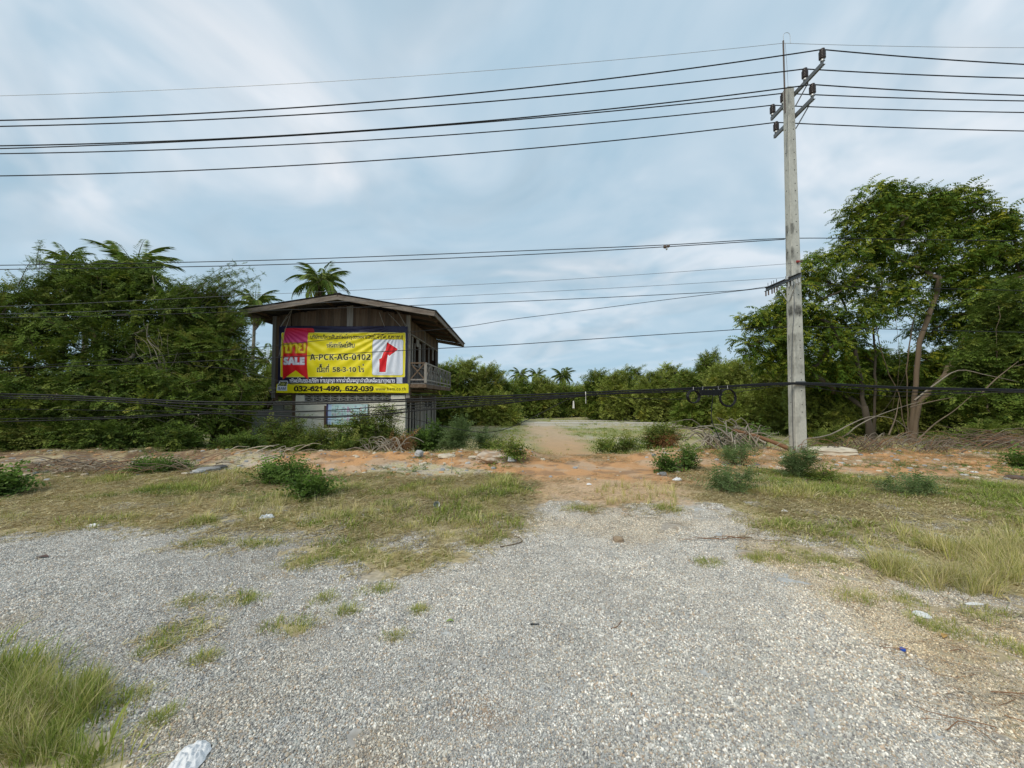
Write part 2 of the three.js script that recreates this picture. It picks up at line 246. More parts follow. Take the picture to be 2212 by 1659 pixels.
function tuftGeo(seed, n, h, spread, lean, width, cols, flop = 0.5) {
  const R = rng(seed), mb = new MB();
  for (let k = 0; k < n; k++) {
    const a = R() * 6.283, r = spread * Math.sqrt(R()), L = h * (0.45 + 0.75 * R()), out = flop * (0.3 + R()), w = width * (0.6 + 0.7 * R()), c = cols[Math.floor(R() * cols.length)], dx = Math.cos(a) * out + lean[0], dz = Math.sin(a) * out + lean[1], b = 0.85 + 0.3 * R(), col = c.map((v) => v * b);
    const sx = -Math.sin(a + R() - 0.5) * w / 2, sz = Math.cos(a) * w / 2; let x = Math.cos(a) * r, y = -0.01, z = Math.sin(a) * r, prev = null;
    for (let s = 0; s <= 3; s++) {
      const f = 1 - s / 3.2, v0 = mb.vert(x - sx * f, y, z - sz * f, col), v1 = mb.vert(x + sx * f, y, z + sz * f, col);
      if (prev) mb.quad(prev[0], prev[1], v1, v0);
      prev = [v0, v1]; const bend = (s + 0.6) / 3 * 0.95, q = Math.hypot(1, 0) * L / 3; x += dx * bend * q; z += dz * bend * q; y += q * Math.max(0.12, 1 - 0.55 * bend * Math.hypot(dx, dz));
    }
  }
  return mb.geo();
}
const GREEN = [[0.24, 0.31, 0.055], [0.31, 0.365, 0.08], [0.2, 0.27, 0.05], [0.42, 0.42, 0.13]], OLIVE = [[0.43, 0.42, 0.12], [0.52, 0.48, 0.17], [0.34, 0.36, 0.09], [0.62, 0.55, 0.27]], STRAW = [[0.66, 0.56, 0.3], [0.72, 0.62, 0.36], [0.55, 0.43, 0.22], [0.54, 0.48, 0.19]];
const leafMat = new THREE.MeshPhysicalMaterial({ vertexColors: true, roughness: 0.8, transmission: 0.35, thickness: 0, specularIntensity: 0.25, side: THREE.DoubleSide });
{
  const kinds = { green: [0, 1, 2].map((k) => tuftGeo(50 + k, 20, 0.12, 0.1, [0.25, 0], 0.008, GREEN, 1.3)), olive: [0, 1, 2].map((k) => tuftGeo(60 + k, 20, 0.12, 0.12, [0.3, 0], 0.007, OLIVE, 1.5)), straw: [0, 1].map((k) => tuftGeo(70 + k, 16, 0.12, 0.14, [0.3, 0.1], 0.006, STRAW, 1.9)), tall: [0, 1].map((k) => tuftGeo(80 + k, 34, 0.36, 0.07, [0.25, 0], 0.0065, [...OLIVE, ...STRAW.slice(0, 2)], 1.2)) };
  kinds.lush = [0, 1].map((k) => tuftGeo(90 + k, 30, 0.32, 0.08, [0.3, 0], 0.008, GREEN, 1.0));
  Object.assign(kinds, { greenF: [0, 1].map((k) => tuftGeo(150 + k, 12, 0.15, 0.12, [0.25, 0], 0.017, GREEN, 1.2)), oliveF: [0, 1].map((k) => tuftGeo(160 + k, 12, 0.15, 0.14, [0.3, 0], 0.015, OLIVE, 1.4)), strawF: [0, 1].map((k) => tuftGeo(170 + k, 10, 0.15, 0.16, [0.3, 0.1], 0.013, STRAW, 1.8)), tallF: [0, 1].map((k) => tuftGeo(180 + k, 18, 0.36, 0.09, [0.25, 0], 0.011, [...OLIVE, ...STRAW.slice(0, 2)], 1.3)) });
  const R = rng(21), put = {};
  const add = (kind, x, d, s, tilt = 0) => { if (d > 4.2) kind += 'F'; const v = Math.floor(R() * kinds[kind].length), k = kind + v; (put[k] ??= { kind, geo: kinds[kind][v], m: [], c: [] }).m.push(M4(grd(x, d), s, R() * 1.2 - 0.6 + (R() < 0.3 ? 3 : 0), tilt * (R() - 0.5), tilt * (R() - 0.5))); const b = 0.8 + 0.4 * R(); put[k].c.push(C(b * (0.95 + 0.1 * R()), b, b)); };
  for (let k = 0; k < 52000; k++) {
    const d = 1.25 + 8.4 * Math.sqrt(R()), x = (R() * 2 - 1) * Math.min(1.5 * d + 0.6, 15), g = grassAt(x, d);
    if (R() > g * (0.34 + 0.85 * step(0.35, 0.65, fbm(x * 2.3 + 61, d * 2.3, 3)))) continue;
    const near = inside('nearClump', x, d) > -0.1, dry = fbm(x * 0.9 + 13, d * 0.9 + 4, 3) + 0.25 * (R() - 0.5), s = (0.4 + 0.95 * R() ** 1.4) * (0.6 + 0.5 * g);
    const edge = d < 4.8 && !near ? 0.7 : 1;
    if (near) add(R() < 0.85 ? 'green' : 'olive', x, d, s * 1.3, 0.3);
    else add(dry > 0.7 ? 'straw' : dry > 0.56 ? 'olive' : 'green', x, d, s * edge * (0.26 + 0.66 * step(0.35, 0.75, fbm(x * 0.9, d * 0.9 + 50, 3))), 0.3);
  }
  for (const [a, b, rx, rz] of PATCHES) for (let k = 0; k < 20 + 700 * rx * rz; k++) { const t = R() * 6.283, q = Math.sqrt(R()), x = a + Math.cos(t) * rx * q * (0.7 + 0.6 * R()), d = b + Math.sin(t) * rz * q * (0.7 + 0.6 * R()); add(R() < 0.4 ? 'green' : R() < 0.8 ? 'olive' : 'straw', x, d, 0.25 + 0.4 * R(), 0.4); }
  const tuss = Array.from({ length: 26 }, () => { const q = gpt(1860 + 420 * R(), 1160 + 120 * R()); return [...q, 0.12 + 0.2 * R(), 0.5 + 0.5 * R()]; });
  for (let k = 0; k < 560; k++) { const t = tuss[k % 26], a = R() * 6.28, r = t[2] * Math.sqrt(R()), x = t[0] + Math.cos(a) * r, d = t[1] + Math.sin(a) * r; if (inside('rightVerge', x, d) > 0) add(R() < 0.6 ? 'tall' : 'green', x, d, t[3] * (0.35 + 0.75 * R()), 0.8); }
  for (let k = 0; k < 260; k++) { const p = gpt(-150 + 400 * R(), 1440 + 220 * R()); if (inside('nearClump', p[0], p[1]) > 0.02) add(R() < 0.65 ? 'lush' : 'tall', p[0], p[1], 0.25 + 0.4 * R(), 0.6); }
  for (let k = 0; k < 260; k++) { const p = gpt(380 + 520 * R(), 1085 + 45 * R()); if (grassAt(...p) > 0.4 && fbm(p[0] * 1.5, p[1] * 1.5, 2) > 0.5) add('tall', p[0], p[1], 0.3 + 0.3 * R(), 0.4); }
  for (let k = 0; k < 110; k++) { const p = gpt(1290 + 170 * R(), 1050 + 40 * R()); add(R() < 0.3 ? 'tall' : 'straw', p[0], p[1], 0.35 + 0.4 * R(), 0.4); }
  for (let k = 0; k < 26000; k++) {                                // lower lot and the back of the bank
    const d = 10.6 + 29 * R() ** 1.3, x = (R() * 2 - 1) * (d * 1.4), p = pathMask(x, d, 0.7), n = fbm(x * 0.5 + 11, d * 0.5, 5);
    if (R() < p * 0.96 || R() > 0.5 + 1.6 * (n - 0.35) || (x > -11 && x < -4 && d > 16 && d < 23)) continue;
    if (d < 12 && R() < 0.4) continue;
    add(n + 0.2 * (R() - 0.5) > 0.56 ? 'green' : R() < 0.5 ? 'olive' : 'straw', x, d, (0.5 + 0.8 * R()) * (d > 20 ? 1.1 : 0.9), 0.4);
  }
  { const lg = [0, 1].map((v) => { const Q = rng(400 + v), mb = new MB(); for (let k = 0; k < 70; k++) { const a = (Q() - 0.5) * 1.9 + (Q() < 0.3 ? 1.5 : 0), L = 0.03 + 0.09 * Q(), lb = 0.6 + 0.45 * Q(), x = (Q() - 0.5) * 0.5, z = (Q() - 0.5) * 0.5, y = 0.006 + 0.035 * Q() * Q(), w = 0.002 + 0.003 * Q(), c = STRAW[Math.floor(Q() * 3)].map((v) => v * lb), dx = Math.cos(a), dz = Math.sin(a), up = 0.02 * (Q() - 0.3); const A = mb.vert(x - dz * w, y, z + dx * w, c), B = mb.vert(x + dz * w, y, z - dx * w, c), D = mb.vert(x + dx * L + dz * w, y + up, z + dz * L - dx * w, c), E = mb.vert(x + dx * L - dz * w, y + up + 0.003, z + dz * L + dx * w, c); mb.quad(A, B, D, E); } return mb.geo(); });
    const lm = [[], []], lc = [[], []]; for (let k = 0; k < 9000; k++) { const d = 1.3 + 9.6 * Math.sqrt(R()), x = (R() * 2 - 1) * Math.min(1.45 * d + 0.5, 14), g = Math.max(d < 9.5 ? grassAt(x, d) : 0.2, 0.35 * patch(x, d, 1.5)) * (d < 3.2 ? 0.5 : 1); if (R() > (d < 4.2 ? (patch(x, d, 1.2) > 0 || g > 0.45 ? g * 0.5 : 0) : g * 1.1) + (d > 5.4 && d < 8 ? (x > 0.2 && x < 3.2 ? 0.08 : 0.35) : 0)) continue; const b = 0.75 + 0.5 * R(); lm[k % 2].push(M4(grd(x, d), 0.7 + 0.5 * R(), (R() - 0.5) * 1.4)); lc[k % 2].push(C(b, b, b)); }
    lm.forEach((m, v) => tag(instanced('grass_litter', lg[v], leafMat, m, lc[v]), 'dead straw litter lying flat between the grass tufts', 'grass litter', 'straw litter', 'stuff')); }
  const words = { green: 'short green grass growing on the verges', olive: 'yellowish wind-bent grass on the verges', straw: 'dry straw coloured grass lying on the verges', tall: 'tall dry seeding grass at the verge edges', lush: 'lush green grass blades of the clump beside the plastic bag' };
  for (const k in put) tag(instanced('grass', put[k].geo, leafMat, put[k].m, put[k].c), words[put[k].kind.replace('F', '')], 'grass', put[k].kind.replace('F', '') + ' grass', 'stuff');
}

// ---------------------------------------------------------------- vegetation builders
function leafClump(seed, o) {                                      // fronds with paired leaflets, several to a clump
  const R = rng(seed), mb = new MB();
  for (let f = 0; f < o.fronds; f++) {
    const a = R() * 6.283, el = o.el0 + (o.el1 - o.el0) * R(), L = o.len * (0.65 + 0.6 * R()), dir = V(Math.cos(a) * Math.cos(el), Math.sin(el), Math.sin(a) * Math.cos(el)), p = V((R() - 0.5) * o.core, (R() - 0.5) * o.core * 0.7, (R() - 0.5) * o.core), roll = (R() - 0.5) * 1.2;
    const c = o.cols[Math.floor(R() * o.cols.length)], tw = V(-Math.sin(a), roll, Math.cos(a)).normalize(), n = o.pairs;
    for (let k = 0; k < n; k++) {
      const side = tw, q = L / n; p.addScaledVector(dir, q); dir.y -= o.droop / n * (0.6 + 0.8 * R()); dir.normalize();
      for (const s of [-1, 1]) {
        if (R() < o.miss) continue;
        const l = o.leaf * (0.7 + 0.5 * R()) * Math.sin(Math.PI * (0.18 + 0.72 * (k + 1) / n)) ** 0.5, w = o.wide * (0.75 + 0.5 * R()), d2 = side.clone().multiplyScalar(s).addScaledVector(dir, 0.45).add(V((R() - 0.5) * 0.4, -o.hang + (R() - 0.5) * 0.5, (R() - 0.5) * 0.4)).normalize(), wv = dir.clone().cross(d2).cross(d2).normalize().multiplyScalar(w / 2), b = 0.8 + 0.4 * R(), col = c.map((x) => x * b);
        const m = p.clone().addScaledVector(d2, l * 0.5), t = p.clone().addScaledVector(d2, l); t.y -= l * 0.12;
        const A = mb.vert(p.x, p.y, p.z, col), B = mb.vert(m.x + wv.x, m.y + wv.y, m.z + wv.z, col), D = mb.vert(t.x, t.y, t.z, col), E = mb.vert(m.x - wv.x, m.y - wv.y, m.z - wv.z, col);
        mb.quad(A, B, D, E);
      }
    }
  }
  return mb.geo();
}
const LC = {
  dark: [[0.085, 0.14, 0.02], [0.115, 0.17, 0.026], [0.072, 0.122, 0.018], [0.15, 0.205, 0.035]], mid: [[0.13, 0.195, 0.025], [0.16, 0.225, 0.033], [0.11, 0.175, 0.022], [0.2, 0.24, 0.04]],
  pale: [[0.32, 0.38, 0.08], [0.35, 0.39, 0.1], [0.29, 0.345, 0.07]],
  light: [[0.185, 0.235, 0.035], [0.22, 0.255, 0.05], [0.16, 0.21, 0.03], [0.25, 0.265, 0.06]], rain: [[0.095, 0.16, 0.015], [0.125, 0.195, 0.019], [0.078, 0.135, 0.013], [0.23, 0.265, 0.024]], blue: [[0.15, 0.215, 0.075], [0.18, 0.24, 0.09], [0.13, 0.19, 0.06]], weed: [[0.11, 0.19, 0.03], [0.14, 0.225, 0.04], [0.09, 0.16, 0.026]], rust: [[0.27, 0.13, 0.05], [0.22, 0.115, 0.05], [0.32, 0.17, 0.06]],
};
const feather = { fronds: 9, el0: -0.5, el1: 1.1, len: 0.5, core: 0.3, droop: 0.5, pairs: 11, leaf: 0.1, wide: 0.038, hang: 0.2, miss: 0.15 };
const CL = {
  feather: [1, 2].map((s) => leafClump(s, { ...feather, cols: [...LC.dark, ...LC.mid] })),
  featherLight: [3, 4].map((s) => leafClump(s, { ...feather, cols: [...LC.mid, ...LC.light] })),
  rain: [5, 6].map((s) => leafClump(s, { fronds: 10, el0: -0.3, el1: 1.0, len: 0.55, core: 0.28, droop: 1.5, pairs: 8, leaf: 0.13, wide: 0.05, hang: 0.5, miss: 0.08, cols: LC.rain })),
  bush: [7, 8].map((s) => leafClump(s, { fronds: 12, el0: -0.4, el1: 1.3, len: 0.6, core: 0.5, droop: 0.4, pairs: 8, leaf: 0.15, wide: 0.06, hang: 0.1, miss: 0.1, cols: [...LC.light, ...LC.pale] })),
  bushDark: [9, 10].map((s) => leafClump(s, { fronds: 10, el0: -0.4, el1: 1.3, len: 0.6, core: 0.5, droop: 0.5, pairs: 8, leaf: 0.15, wide: 0.06, hang: 0.1, miss: 0.1, cols: [...LC.mid, ...LC.mid, ...LC.light] })),
  round: [11, 12].map((s) => leafClump(s, { fronds: 8, el0: -0.1, el1: 1.35, len: 0.32, core: 0.2, droop: 0.4, pairs: 5, leaf: 0.07, wide: 0.045, hang: 0.1, miss: 0.1, cols: LC.weed })),
  roundLight: [13, 14].map((s) => leafClump(s, { fronds: 8, el0: -0.1, el1: 1.35, len: 0.36, core: 0.2, droop: 0.5, pairs: 6, leaf: 0.065, wide: 0.035, hang: 0.1, miss: 0.15, cols: [...LC.mid, ...LC.light] })),
  blue: [15, 16].map((s) => leafClump(s, { fronds: 7, el0: 0.2, el1: 1.4, len: 0.4, core: 0.12, droop: 0.5, pairs: 7, leaf: 0.085, wide: 0.026, hang: 0.15, miss: 0.15, cols: LC.blue })),
  rust: [17, 18].map((s) => leafClump(s, { fronds: 8, el0: -0.4, el1: 1.1, len: 0.34, core: 0.22, droop: 0.8, pairs: 6, leaf: 0.06, wide: 0.025, hang: 0.3, miss: 0.3, cols: LC.rust })),
};
function barkMat(c) { return new THREE.MeshStandardMaterial({ color: C(...c), roughness: 0.95, vertexColors: true }); }
const bark = { dark: barkMat([0.075, 0.06, 0.045]), pale: barkMat([0.23, 0.195, 0.155]), brown: barkMat([0.15, 0.11, 0.075]), grey: barkMat([0.36, 0.32, 0.26]), dead: barkMat([0.42, 0.36, 0.28]), rust: barkMat([0.24, 0.13, 0.07]) };
// A tree: stems (paths) + limbs reaching into the crown's lobes + leaf clumps. lobes: [centre Vector3, rx, ry, rz, clumps]
function makeTree(name, label, o) {
  const R = rng(o.seed), g = thing(name, label, 'tree', [o.base.x, o.base.y, o.base.z], 0, o.group), loc = (v) => v.clone().sub(o.base);
  const nodes = [], mb = new MB();
  const node = (p, parent) => { nodes.push({ p, parent, n: 0 }); return nodes.length - 1; };
  let forks = [];
  for (const stem of o.stems) { let last = -1; stem.forEach((v, i) => { if (i === 0) { last = node(v, -1); return; } const a = stem[i - 1]; for (let k = 1; k <= 4; k++) last = node(a.clone().lerp(v, k / 4).add(V((R() - 0.5) * 0.07, 0, (R() - 0.5) * 0.07)), last); if (i / (stem.length - 1) > (o.forkFrom ?? 0.4)) forks.push(last); }); }
  const stemNodes = nodes.length, M = [[], []], K = [[], []], ends = [];
  for (const [c, rx, ry, rz, n] of o.lobes) {
    for (let k = 0; k < n; k++) {
      let v; do { v = V(R() * 2 - 1, R() * 2 - 1, R() * 2 - 1); } while (v.lengthSq() > 1);
      const r = v.length(); if (r < 0.62 && R() < 0.6) v.multiplyScalar(0.9 / Math.max(r, 0.15));
      const p = V(c.x + v.x * rx, c.y + v.y * ry, c.z + v.z * rz); if (p.y < o.base.y + 0.15) p.y = o.base.y + 0.15 + R() * 0.3;
      const s = (o.scale ?? 1) * (0.7 + 0.6 * R()), vI = R() < 0.5 ? 0 : 1, outward = Math.atan2(-v.z, v.x);
      M[vI].push(M4(loc(p), s, R() * 6.28, (R() - 0.5) * 0.7, (R() - 0.5) * 0.7 - 0.15)); const b = 0.75 + 0.5 * R() ** 1.2, y = R() < (o.yellow ?? 0.08) ? 1.35 : 1; K[vI].push(C(b * y, b * (y > 1 ? 1.15 : 1), b * 0.95));
      if (R() < (o.limbs ?? 0.3)) ends.push(p);
    }
  }
  for (const [from, to, n] of o.shoots ?? []) for (let k = 0; k < n; k++) {   // thin leafy shoots beyond the crown
    const a = from.clone().add(V((R() - 0.5) * 1.1, (R() - 0.5) * 0.8, (R() - 0.5) * 1.2)), b = a.clone().add(to.clone().multiplyScalar(0.5 + 0.7 * R())).add(V(0, (R() - 0.3) * 0.5, (R() - 0.5) * 0.5)), pts = [];
    for (let q = 0; q <= 6; q++) { const p = a.clone().lerp(b, q / 6); p.y += Math.sin(q / 6 * Math.PI) * 0.18; pts.push(loc(p)); if (q > 0) { M[q % 2].push(M4(loc(p), (o.scale ?? 1) * (0.5 - 0.04 * q) * (0.8 + 0.4 * R()), R() * 6.28)); K[q % 2].push(C(1.05, 1.05, 1)); } }
    mb.tube(pts, pts.map((_, q) => 0.014 * (1 - q / 7)), 3);
  }
  ends.sort((a, b) => a.distanceToSquared(o.base) - b.distanceToSquared(o.base));
  for (const e of ends) {
    let best = -1, bd = 1e9; for (let i = 0; i < nodes.length; i++) { if (i < stemNodes && !forks.includes(i) && i % 3) continue; const q = nodes[i].p, dd = q.distanceTo(e) + (q.y > e.y ? (q.y - e.y) * 0.8 : 0); if (dd < bd) { bd = dd; best = i; } }
    const a = nodes[best].p, n = Math.max(2, Math.round(bd / 0.35)); let last = best; const off = V((R() - 0.5) * 0.3 * bd, -0.05 * bd, (R() - 0.5) * 0.3 * bd);
    for (let k = 1; k <= n; k++) { const t = k / n; last = node(a.clone().lerp(e, t).addScaledVector(off, Math.sin(t * Math.PI)).add(V((R() - 0.5) * 0.06, (R() - 0.5) * 0.06, (R() - 0.5) * 0.06)), last); }
    for (let i = last; i >= 0; i = nodes[i].parent) nodes[i].n++;
  }
  const kids = nodes.map(() => []); nodes.forEach((q, i) => { if (q.parent >= 0) kids[q.parent].push(i); });
  const tot = Math.max(1, Math.max(...nodes.map((q) => q.n))), rad = (i) => Math.max(0.006, o.r * Math.pow(Math.max(nodes[i].n, 0.4) / tot, 0.5));
  const done = new Set();
  const chain = (start, from) => {
    const pts = [], rr = []; if (from >= 0) { pts.push(loc(nodes[from].p)); rr.push(Math.min(rad(from), rad(start) * 1.25)); }
    let i = start; for (;;) { done.add(i); pts.push(loc(nodes[i].p)); rr.push(from < 0 && pts.length < 3 ? rad(i) * 1.2 : rad(i)); if (!kids[i].length) break; const k = kids[i].slice().sort((x, y) => nodes[y].n - nodes[x].n); k.slice(1).forEach((q) => queue.push([q, i])); i = k[0]; }
    if (pts.length > 1) mb.tube(pts, rr, rr[0] > 0.05 ? 8 : rr[0] > 0.02 ? 5 : 3);
  };
  const queue = []; nodes.forEach((q, i) => { if (q.parent < 0) queue.push([i, -1]); }); while (queue.length) chain(...queue.pop());
  mesh('trunk', mb.geo(true), o.bark, g);
  o.clump.forEach((geo, k) => { if (M[k].length) instanced('crown', geo, leafMat, M[k], K[k], g); });
  return g;
}
function makeShrub(name, label, o) {                               // stems + foliage; o: p, w, h, clump, n
  const R = rng(o.seed), g = thing(name, label, o.category ?? 'shrub', [o.p.x, o.p.y - 0.02, o.p.z], 0, o.group), mb = new MB(), M = [[], []], K = [[], []], dz = o.dz ?? o.w * 0.8, cs = Array.from({ length: 7 }, (_, k) => { const a = k * 2.4 + R(), r = 0.2 + 0.6 * R(); return [Math.cos(a) * r * o.w, Math.sin(a) * r * dz, k ? 0.45 + 0.5 * R() : 1, 0.25 + 0.3 * R()]; });
  for (let k = 0; k < o.n; k++) {
    const c = cs[Math.floor(R() * 7)], a = R() * 6.283, r = Math.sqrt(R()) * c[3], y = o.h * c[2] * (0.06 + 0.94 * R() ** 0.8), f = y / (o.h * c[2]), taper = 1 - 0.75 * f * f, p = V(c[0] * (0.6 + 0.5 * f) + Math.cos(a) * r * o.w * taper + (o.lean ?? 0) * y, y, c[1] + Math.sin(a) * r * dz * taper);
    p.y += height(o.p.x + p.x, -(o.p.z + p.z)) - o.p.y;
    const v = k % 2, b = 0.7 + 0.55 * R(); M[v].push(M4(p, (o.scale ?? 1) * (0.7 + 0.6 * R()), R() * 6.28, (R() - 0.5) * 0.6, (R() - 0.5) * 0.6)); K[v].push(C(b, b, b));
    if (k % 4 === 0) { const q = V(p.x * 0.25, 0, p.z * 0.25); mb.tube([q, q.clone().lerp(p, 0.5).add(V((R() - 0.5) * 0.08, 0.04, 0)), p.clone().add(V(0, 0.1, 0))], [0.012, 0.009, 0.004], 4); }
  }
  for (let k = 0; k < (o.bare ?? 0); k++) { const a = R() * 6.283, e = V(Math.cos(a) * o.w * (0.5 + 0.6 * R()), o.h * (0.5 + 0.7 * R()), Math.sin(a) * dz * 0.6); mb.tube([V(e.x * 0.3, 0, e.z * 0.3), e.clone().multiplyScalar(0.6).add(V(0, 0.06, 0)), e], [0.012, 0.009, 0.004], 4); }
  mesh('stems', mb.geo(true), o.bark ?? bark.brown, g);
  o.clump.forEach((geo, k) => { if (M[k].length) instanced('foliage', geo, leafMat, M[k], K[k], g); });
  return g;
}
// coconut palm: ringed trunk, separate fronds
const frondMat = new THREE.MeshPhysicalMaterial({ vertexColors: true, roughness: 0.7, transmission: 0.3, thickness: 0, specularIntensity: 0.35, side: THREE.DoubleSide });
function frondGeo(seed, L, droop, dry) {
  const R = rng(seed), mb = new MB(), pts = [], dir = V(1, 0, 0), p = V(0, 0, 0), n = 22; let ang = 0;
  for (let k = 0; k <= n; k++) { pts.push(p.clone()); ang -= droop / n * (0.5 + k / n); p.add(V(Math.cos(ang) * L / n, Math.sin(ang) * L / n, 0)); }
  mb.tube(pts, pts.map((_, k) => 0.035 * (1 - k / (n + 2)) * L / 3), 4, dry ? [0.26, 0.19, 0.1] : [0.2, 0.2, 0.07]);
  for (let k = 3; k <= n; k++) for (let m = 0; m < 2; m++) for (const s of [-1, 1]) {
    if (m && R() < 0.5) continue; const t = (k + m / 2) / n; if (t > 1 || R() < 0.05) continue; const a = pts[k - 1].clone().lerp(pts[k], m / 2), tang = pts[k].clone().sub(pts[k - 1]).normalize(), l = L * 0.23 * Math.sin(Math.PI * (0.12 + 0.8 * t)) * (0.8 + 0.3 * R()), d0 = V(0, 0, s).addScaledVector(tang, 0.8).add(V(0, -0.1, 0)).normalize(), c = dry ? [0.24, 0.17, 0.08] : LC.mid[Math.floor(R() * 4)], b = 0.8 + 0.7 * R(), col = c.map((x) => x * b), w = 0.015 * L / 3;
    const q = a.clone().addScaledVector(d0, l * 0.5).add(V(0, -l * 0.1, 0)), e = a.clone().addScaledVector(d0, l * 0.85).add(V(0, -l * (0.5 + 0.8 * R()), 0)), A = mb.vert(a.x, a.y, a.z, col), B = mb.vert(q.x + tang.x * w, q.y + tang.y * w, q.z, col), D = mb.vert(e.x, e.y, e.z, col), E = mb.vert(q.x - tang.x * w, q.y - tang.y * w, q.z, col); mb.quad(A, B, D, E);
  }
  return mb.geo();
}
const fronds = [frondGeo(1, 3, 1.3), frondGeo(2, 3, 1.9), frondGeo(3, 3, 2.4), frondGeo(4, 3, 1.3, true)];
function makePalm(label, base, topP, size, n, seed, o = {}) {
  const R = rng(seed), g = thing('coconut_palm', label, 'palm', [base.x, base.y, base.z], 0, o.group), t = topP.clone().sub(base), mb = new MB(), pts = [], rr = [];
  for (let k = 0; k <= 40; k++) { const u = k / 40; pts.push(V(t.x * u ** 1.5 + Math.sin(u * 3) * 0.12, t.y * u, t.z * u)); rr.push((0.17 - 0.07 * u + (k % 2) * 0.008) * (k === 0 ? 1.5 : 1) * Math.min(1, size * 0.45 + 0.5)); }
  mesh('trunk', mb.tube(pts, rr, 9).geo(true), bark.pale, g);
  for (let k = 0; k < n; k++) {
    const el = 1.35 - 1.9 * (k / n) ** 1.1 + (R() - 0.5) * 0.25, dry = k > n - (o.dry ?? 2), v = dry ? 3 : el > 0.8 ? 0 : el > 0.1 ? 1 : 2, f = mesh('frond', fronds[v], frondMat, g);
    f.position.copy(pts[40]); f.rotation.set(0, (k * 2.4 + R() * 0.5) + (o.wind ?? 0), dry ? -1.0 : el, 'YXZ'); f.scale.setScalar(size * (0.85 + 0.3 * R()));
  }
  if (o.nuts) { const nm = new MB(); const ng = mergeGeometries(Array.from({ length: 7 }, (_, k) => { const s = new THREE.SphereGeometry(0.12 * size + 0.02, 8, 6); s.translate(Math.cos(k * 0.9) * 0.22, -0.22 - 0.1 * (k % 3), Math.sin(k * 0.9) * 0.22); return s; })); mesh('coconuts', ng, bark.brown, g, [pts[40].x, pts[40].y, pts[40].z]); }
  return g;
}
const lobe = (px, py, rx, ry, d, n, rz) => [at(px, py, d), rx * d / F, ry * d / F, rz ?? Math.max(rx, ry) * d / F * 0.8, n];

// ---------------------------------------------------------------- the two-storey house
const canvas = (w, h) => { const c = document.createElement('canvas'); c.width = w; c.height = h; return c; };
const canvasTex = (c) => { const t = new THREE.CanvasTexture(c); t.colorSpace = THREE.SRGBColorSpace; return t; };
const woodTex = noiseTex(128, 256, (u, v) => { const g = fbm(u * 26, v * 2.2, 4) * 0.6 + fbm(u * 60 + 9, v * 5, 2) * 0.4, s = step(0.5, 0.75, fbm(u * 5 + 3, v * 3 + 7, 4)); const k = 0.45 + 0.75 * g; return [k * (1 - 0.25 * s), k * (1 - 0.32 * s), k * (1 - 0.36 * s)]; });
const wood = (r, g, b) => new THREE.MeshStandardMaterial({ color: C(r, g, b), map: woodTex, roughness: 0.85 });
const W_ = { plank: [wood(0.14, 0.086, 0.05), wood(0.17, 0.108, 0.066), wood(0.12, 0.08, 0.05), wood(0.19, 0.13, 0.084), wood(0.11, 0.068, 0.04)], grey: [wood(0.3, 0.28, 0.25), wood(0.24, 0.22, 0.2), wood(0.34, 0.31, 0.28)], fascia: wood(0.24, 0.2, 0.165), column: wood(0.36, 0.33, 0.29) };
const plasterTex = noiseTex(512, 512, (u, v) => { const s = step(0.52, 0.7, fbm(u * 4, v * 3, 5)), r = step(0.56, 0.72, fbm(u * 9 + 5, v * 1.4 + 3, 5)), d = step(0.45, 0.75, fbm(u * 6 + 30, v * 6, 4)) * step(0.25, 0.02, v + 0.1 * (fbm(u * 9, 2, 3) - 0.5)); const k = 0.9 + 0.2 * (fbm(u * 40, v * 40, 3) - 0.5) - 0.14 * s - 0.13 * r; return [k * (1 - 0.28 * d), k * (0.98 - 0.36 * d), k * (0.95 - 0.46 * d)]; });
const plaster = new THREE.MeshStandardMaterial({ map: plasterTex, color: C(0.76, 0.73, 0.645), roughness: 0.92 });
const cement = new THREE.MeshStandardMaterial({ map: plasterTex, color: C(0.36, 0.36, 0.36), roughness: 0.92 });
const roofMat = new THREE.MeshStandardMaterial({ color: C(0.06, 0.052, 0.048), roughness: 0.85 });
const HZ = -16.5;                                                  // plane of the front wall
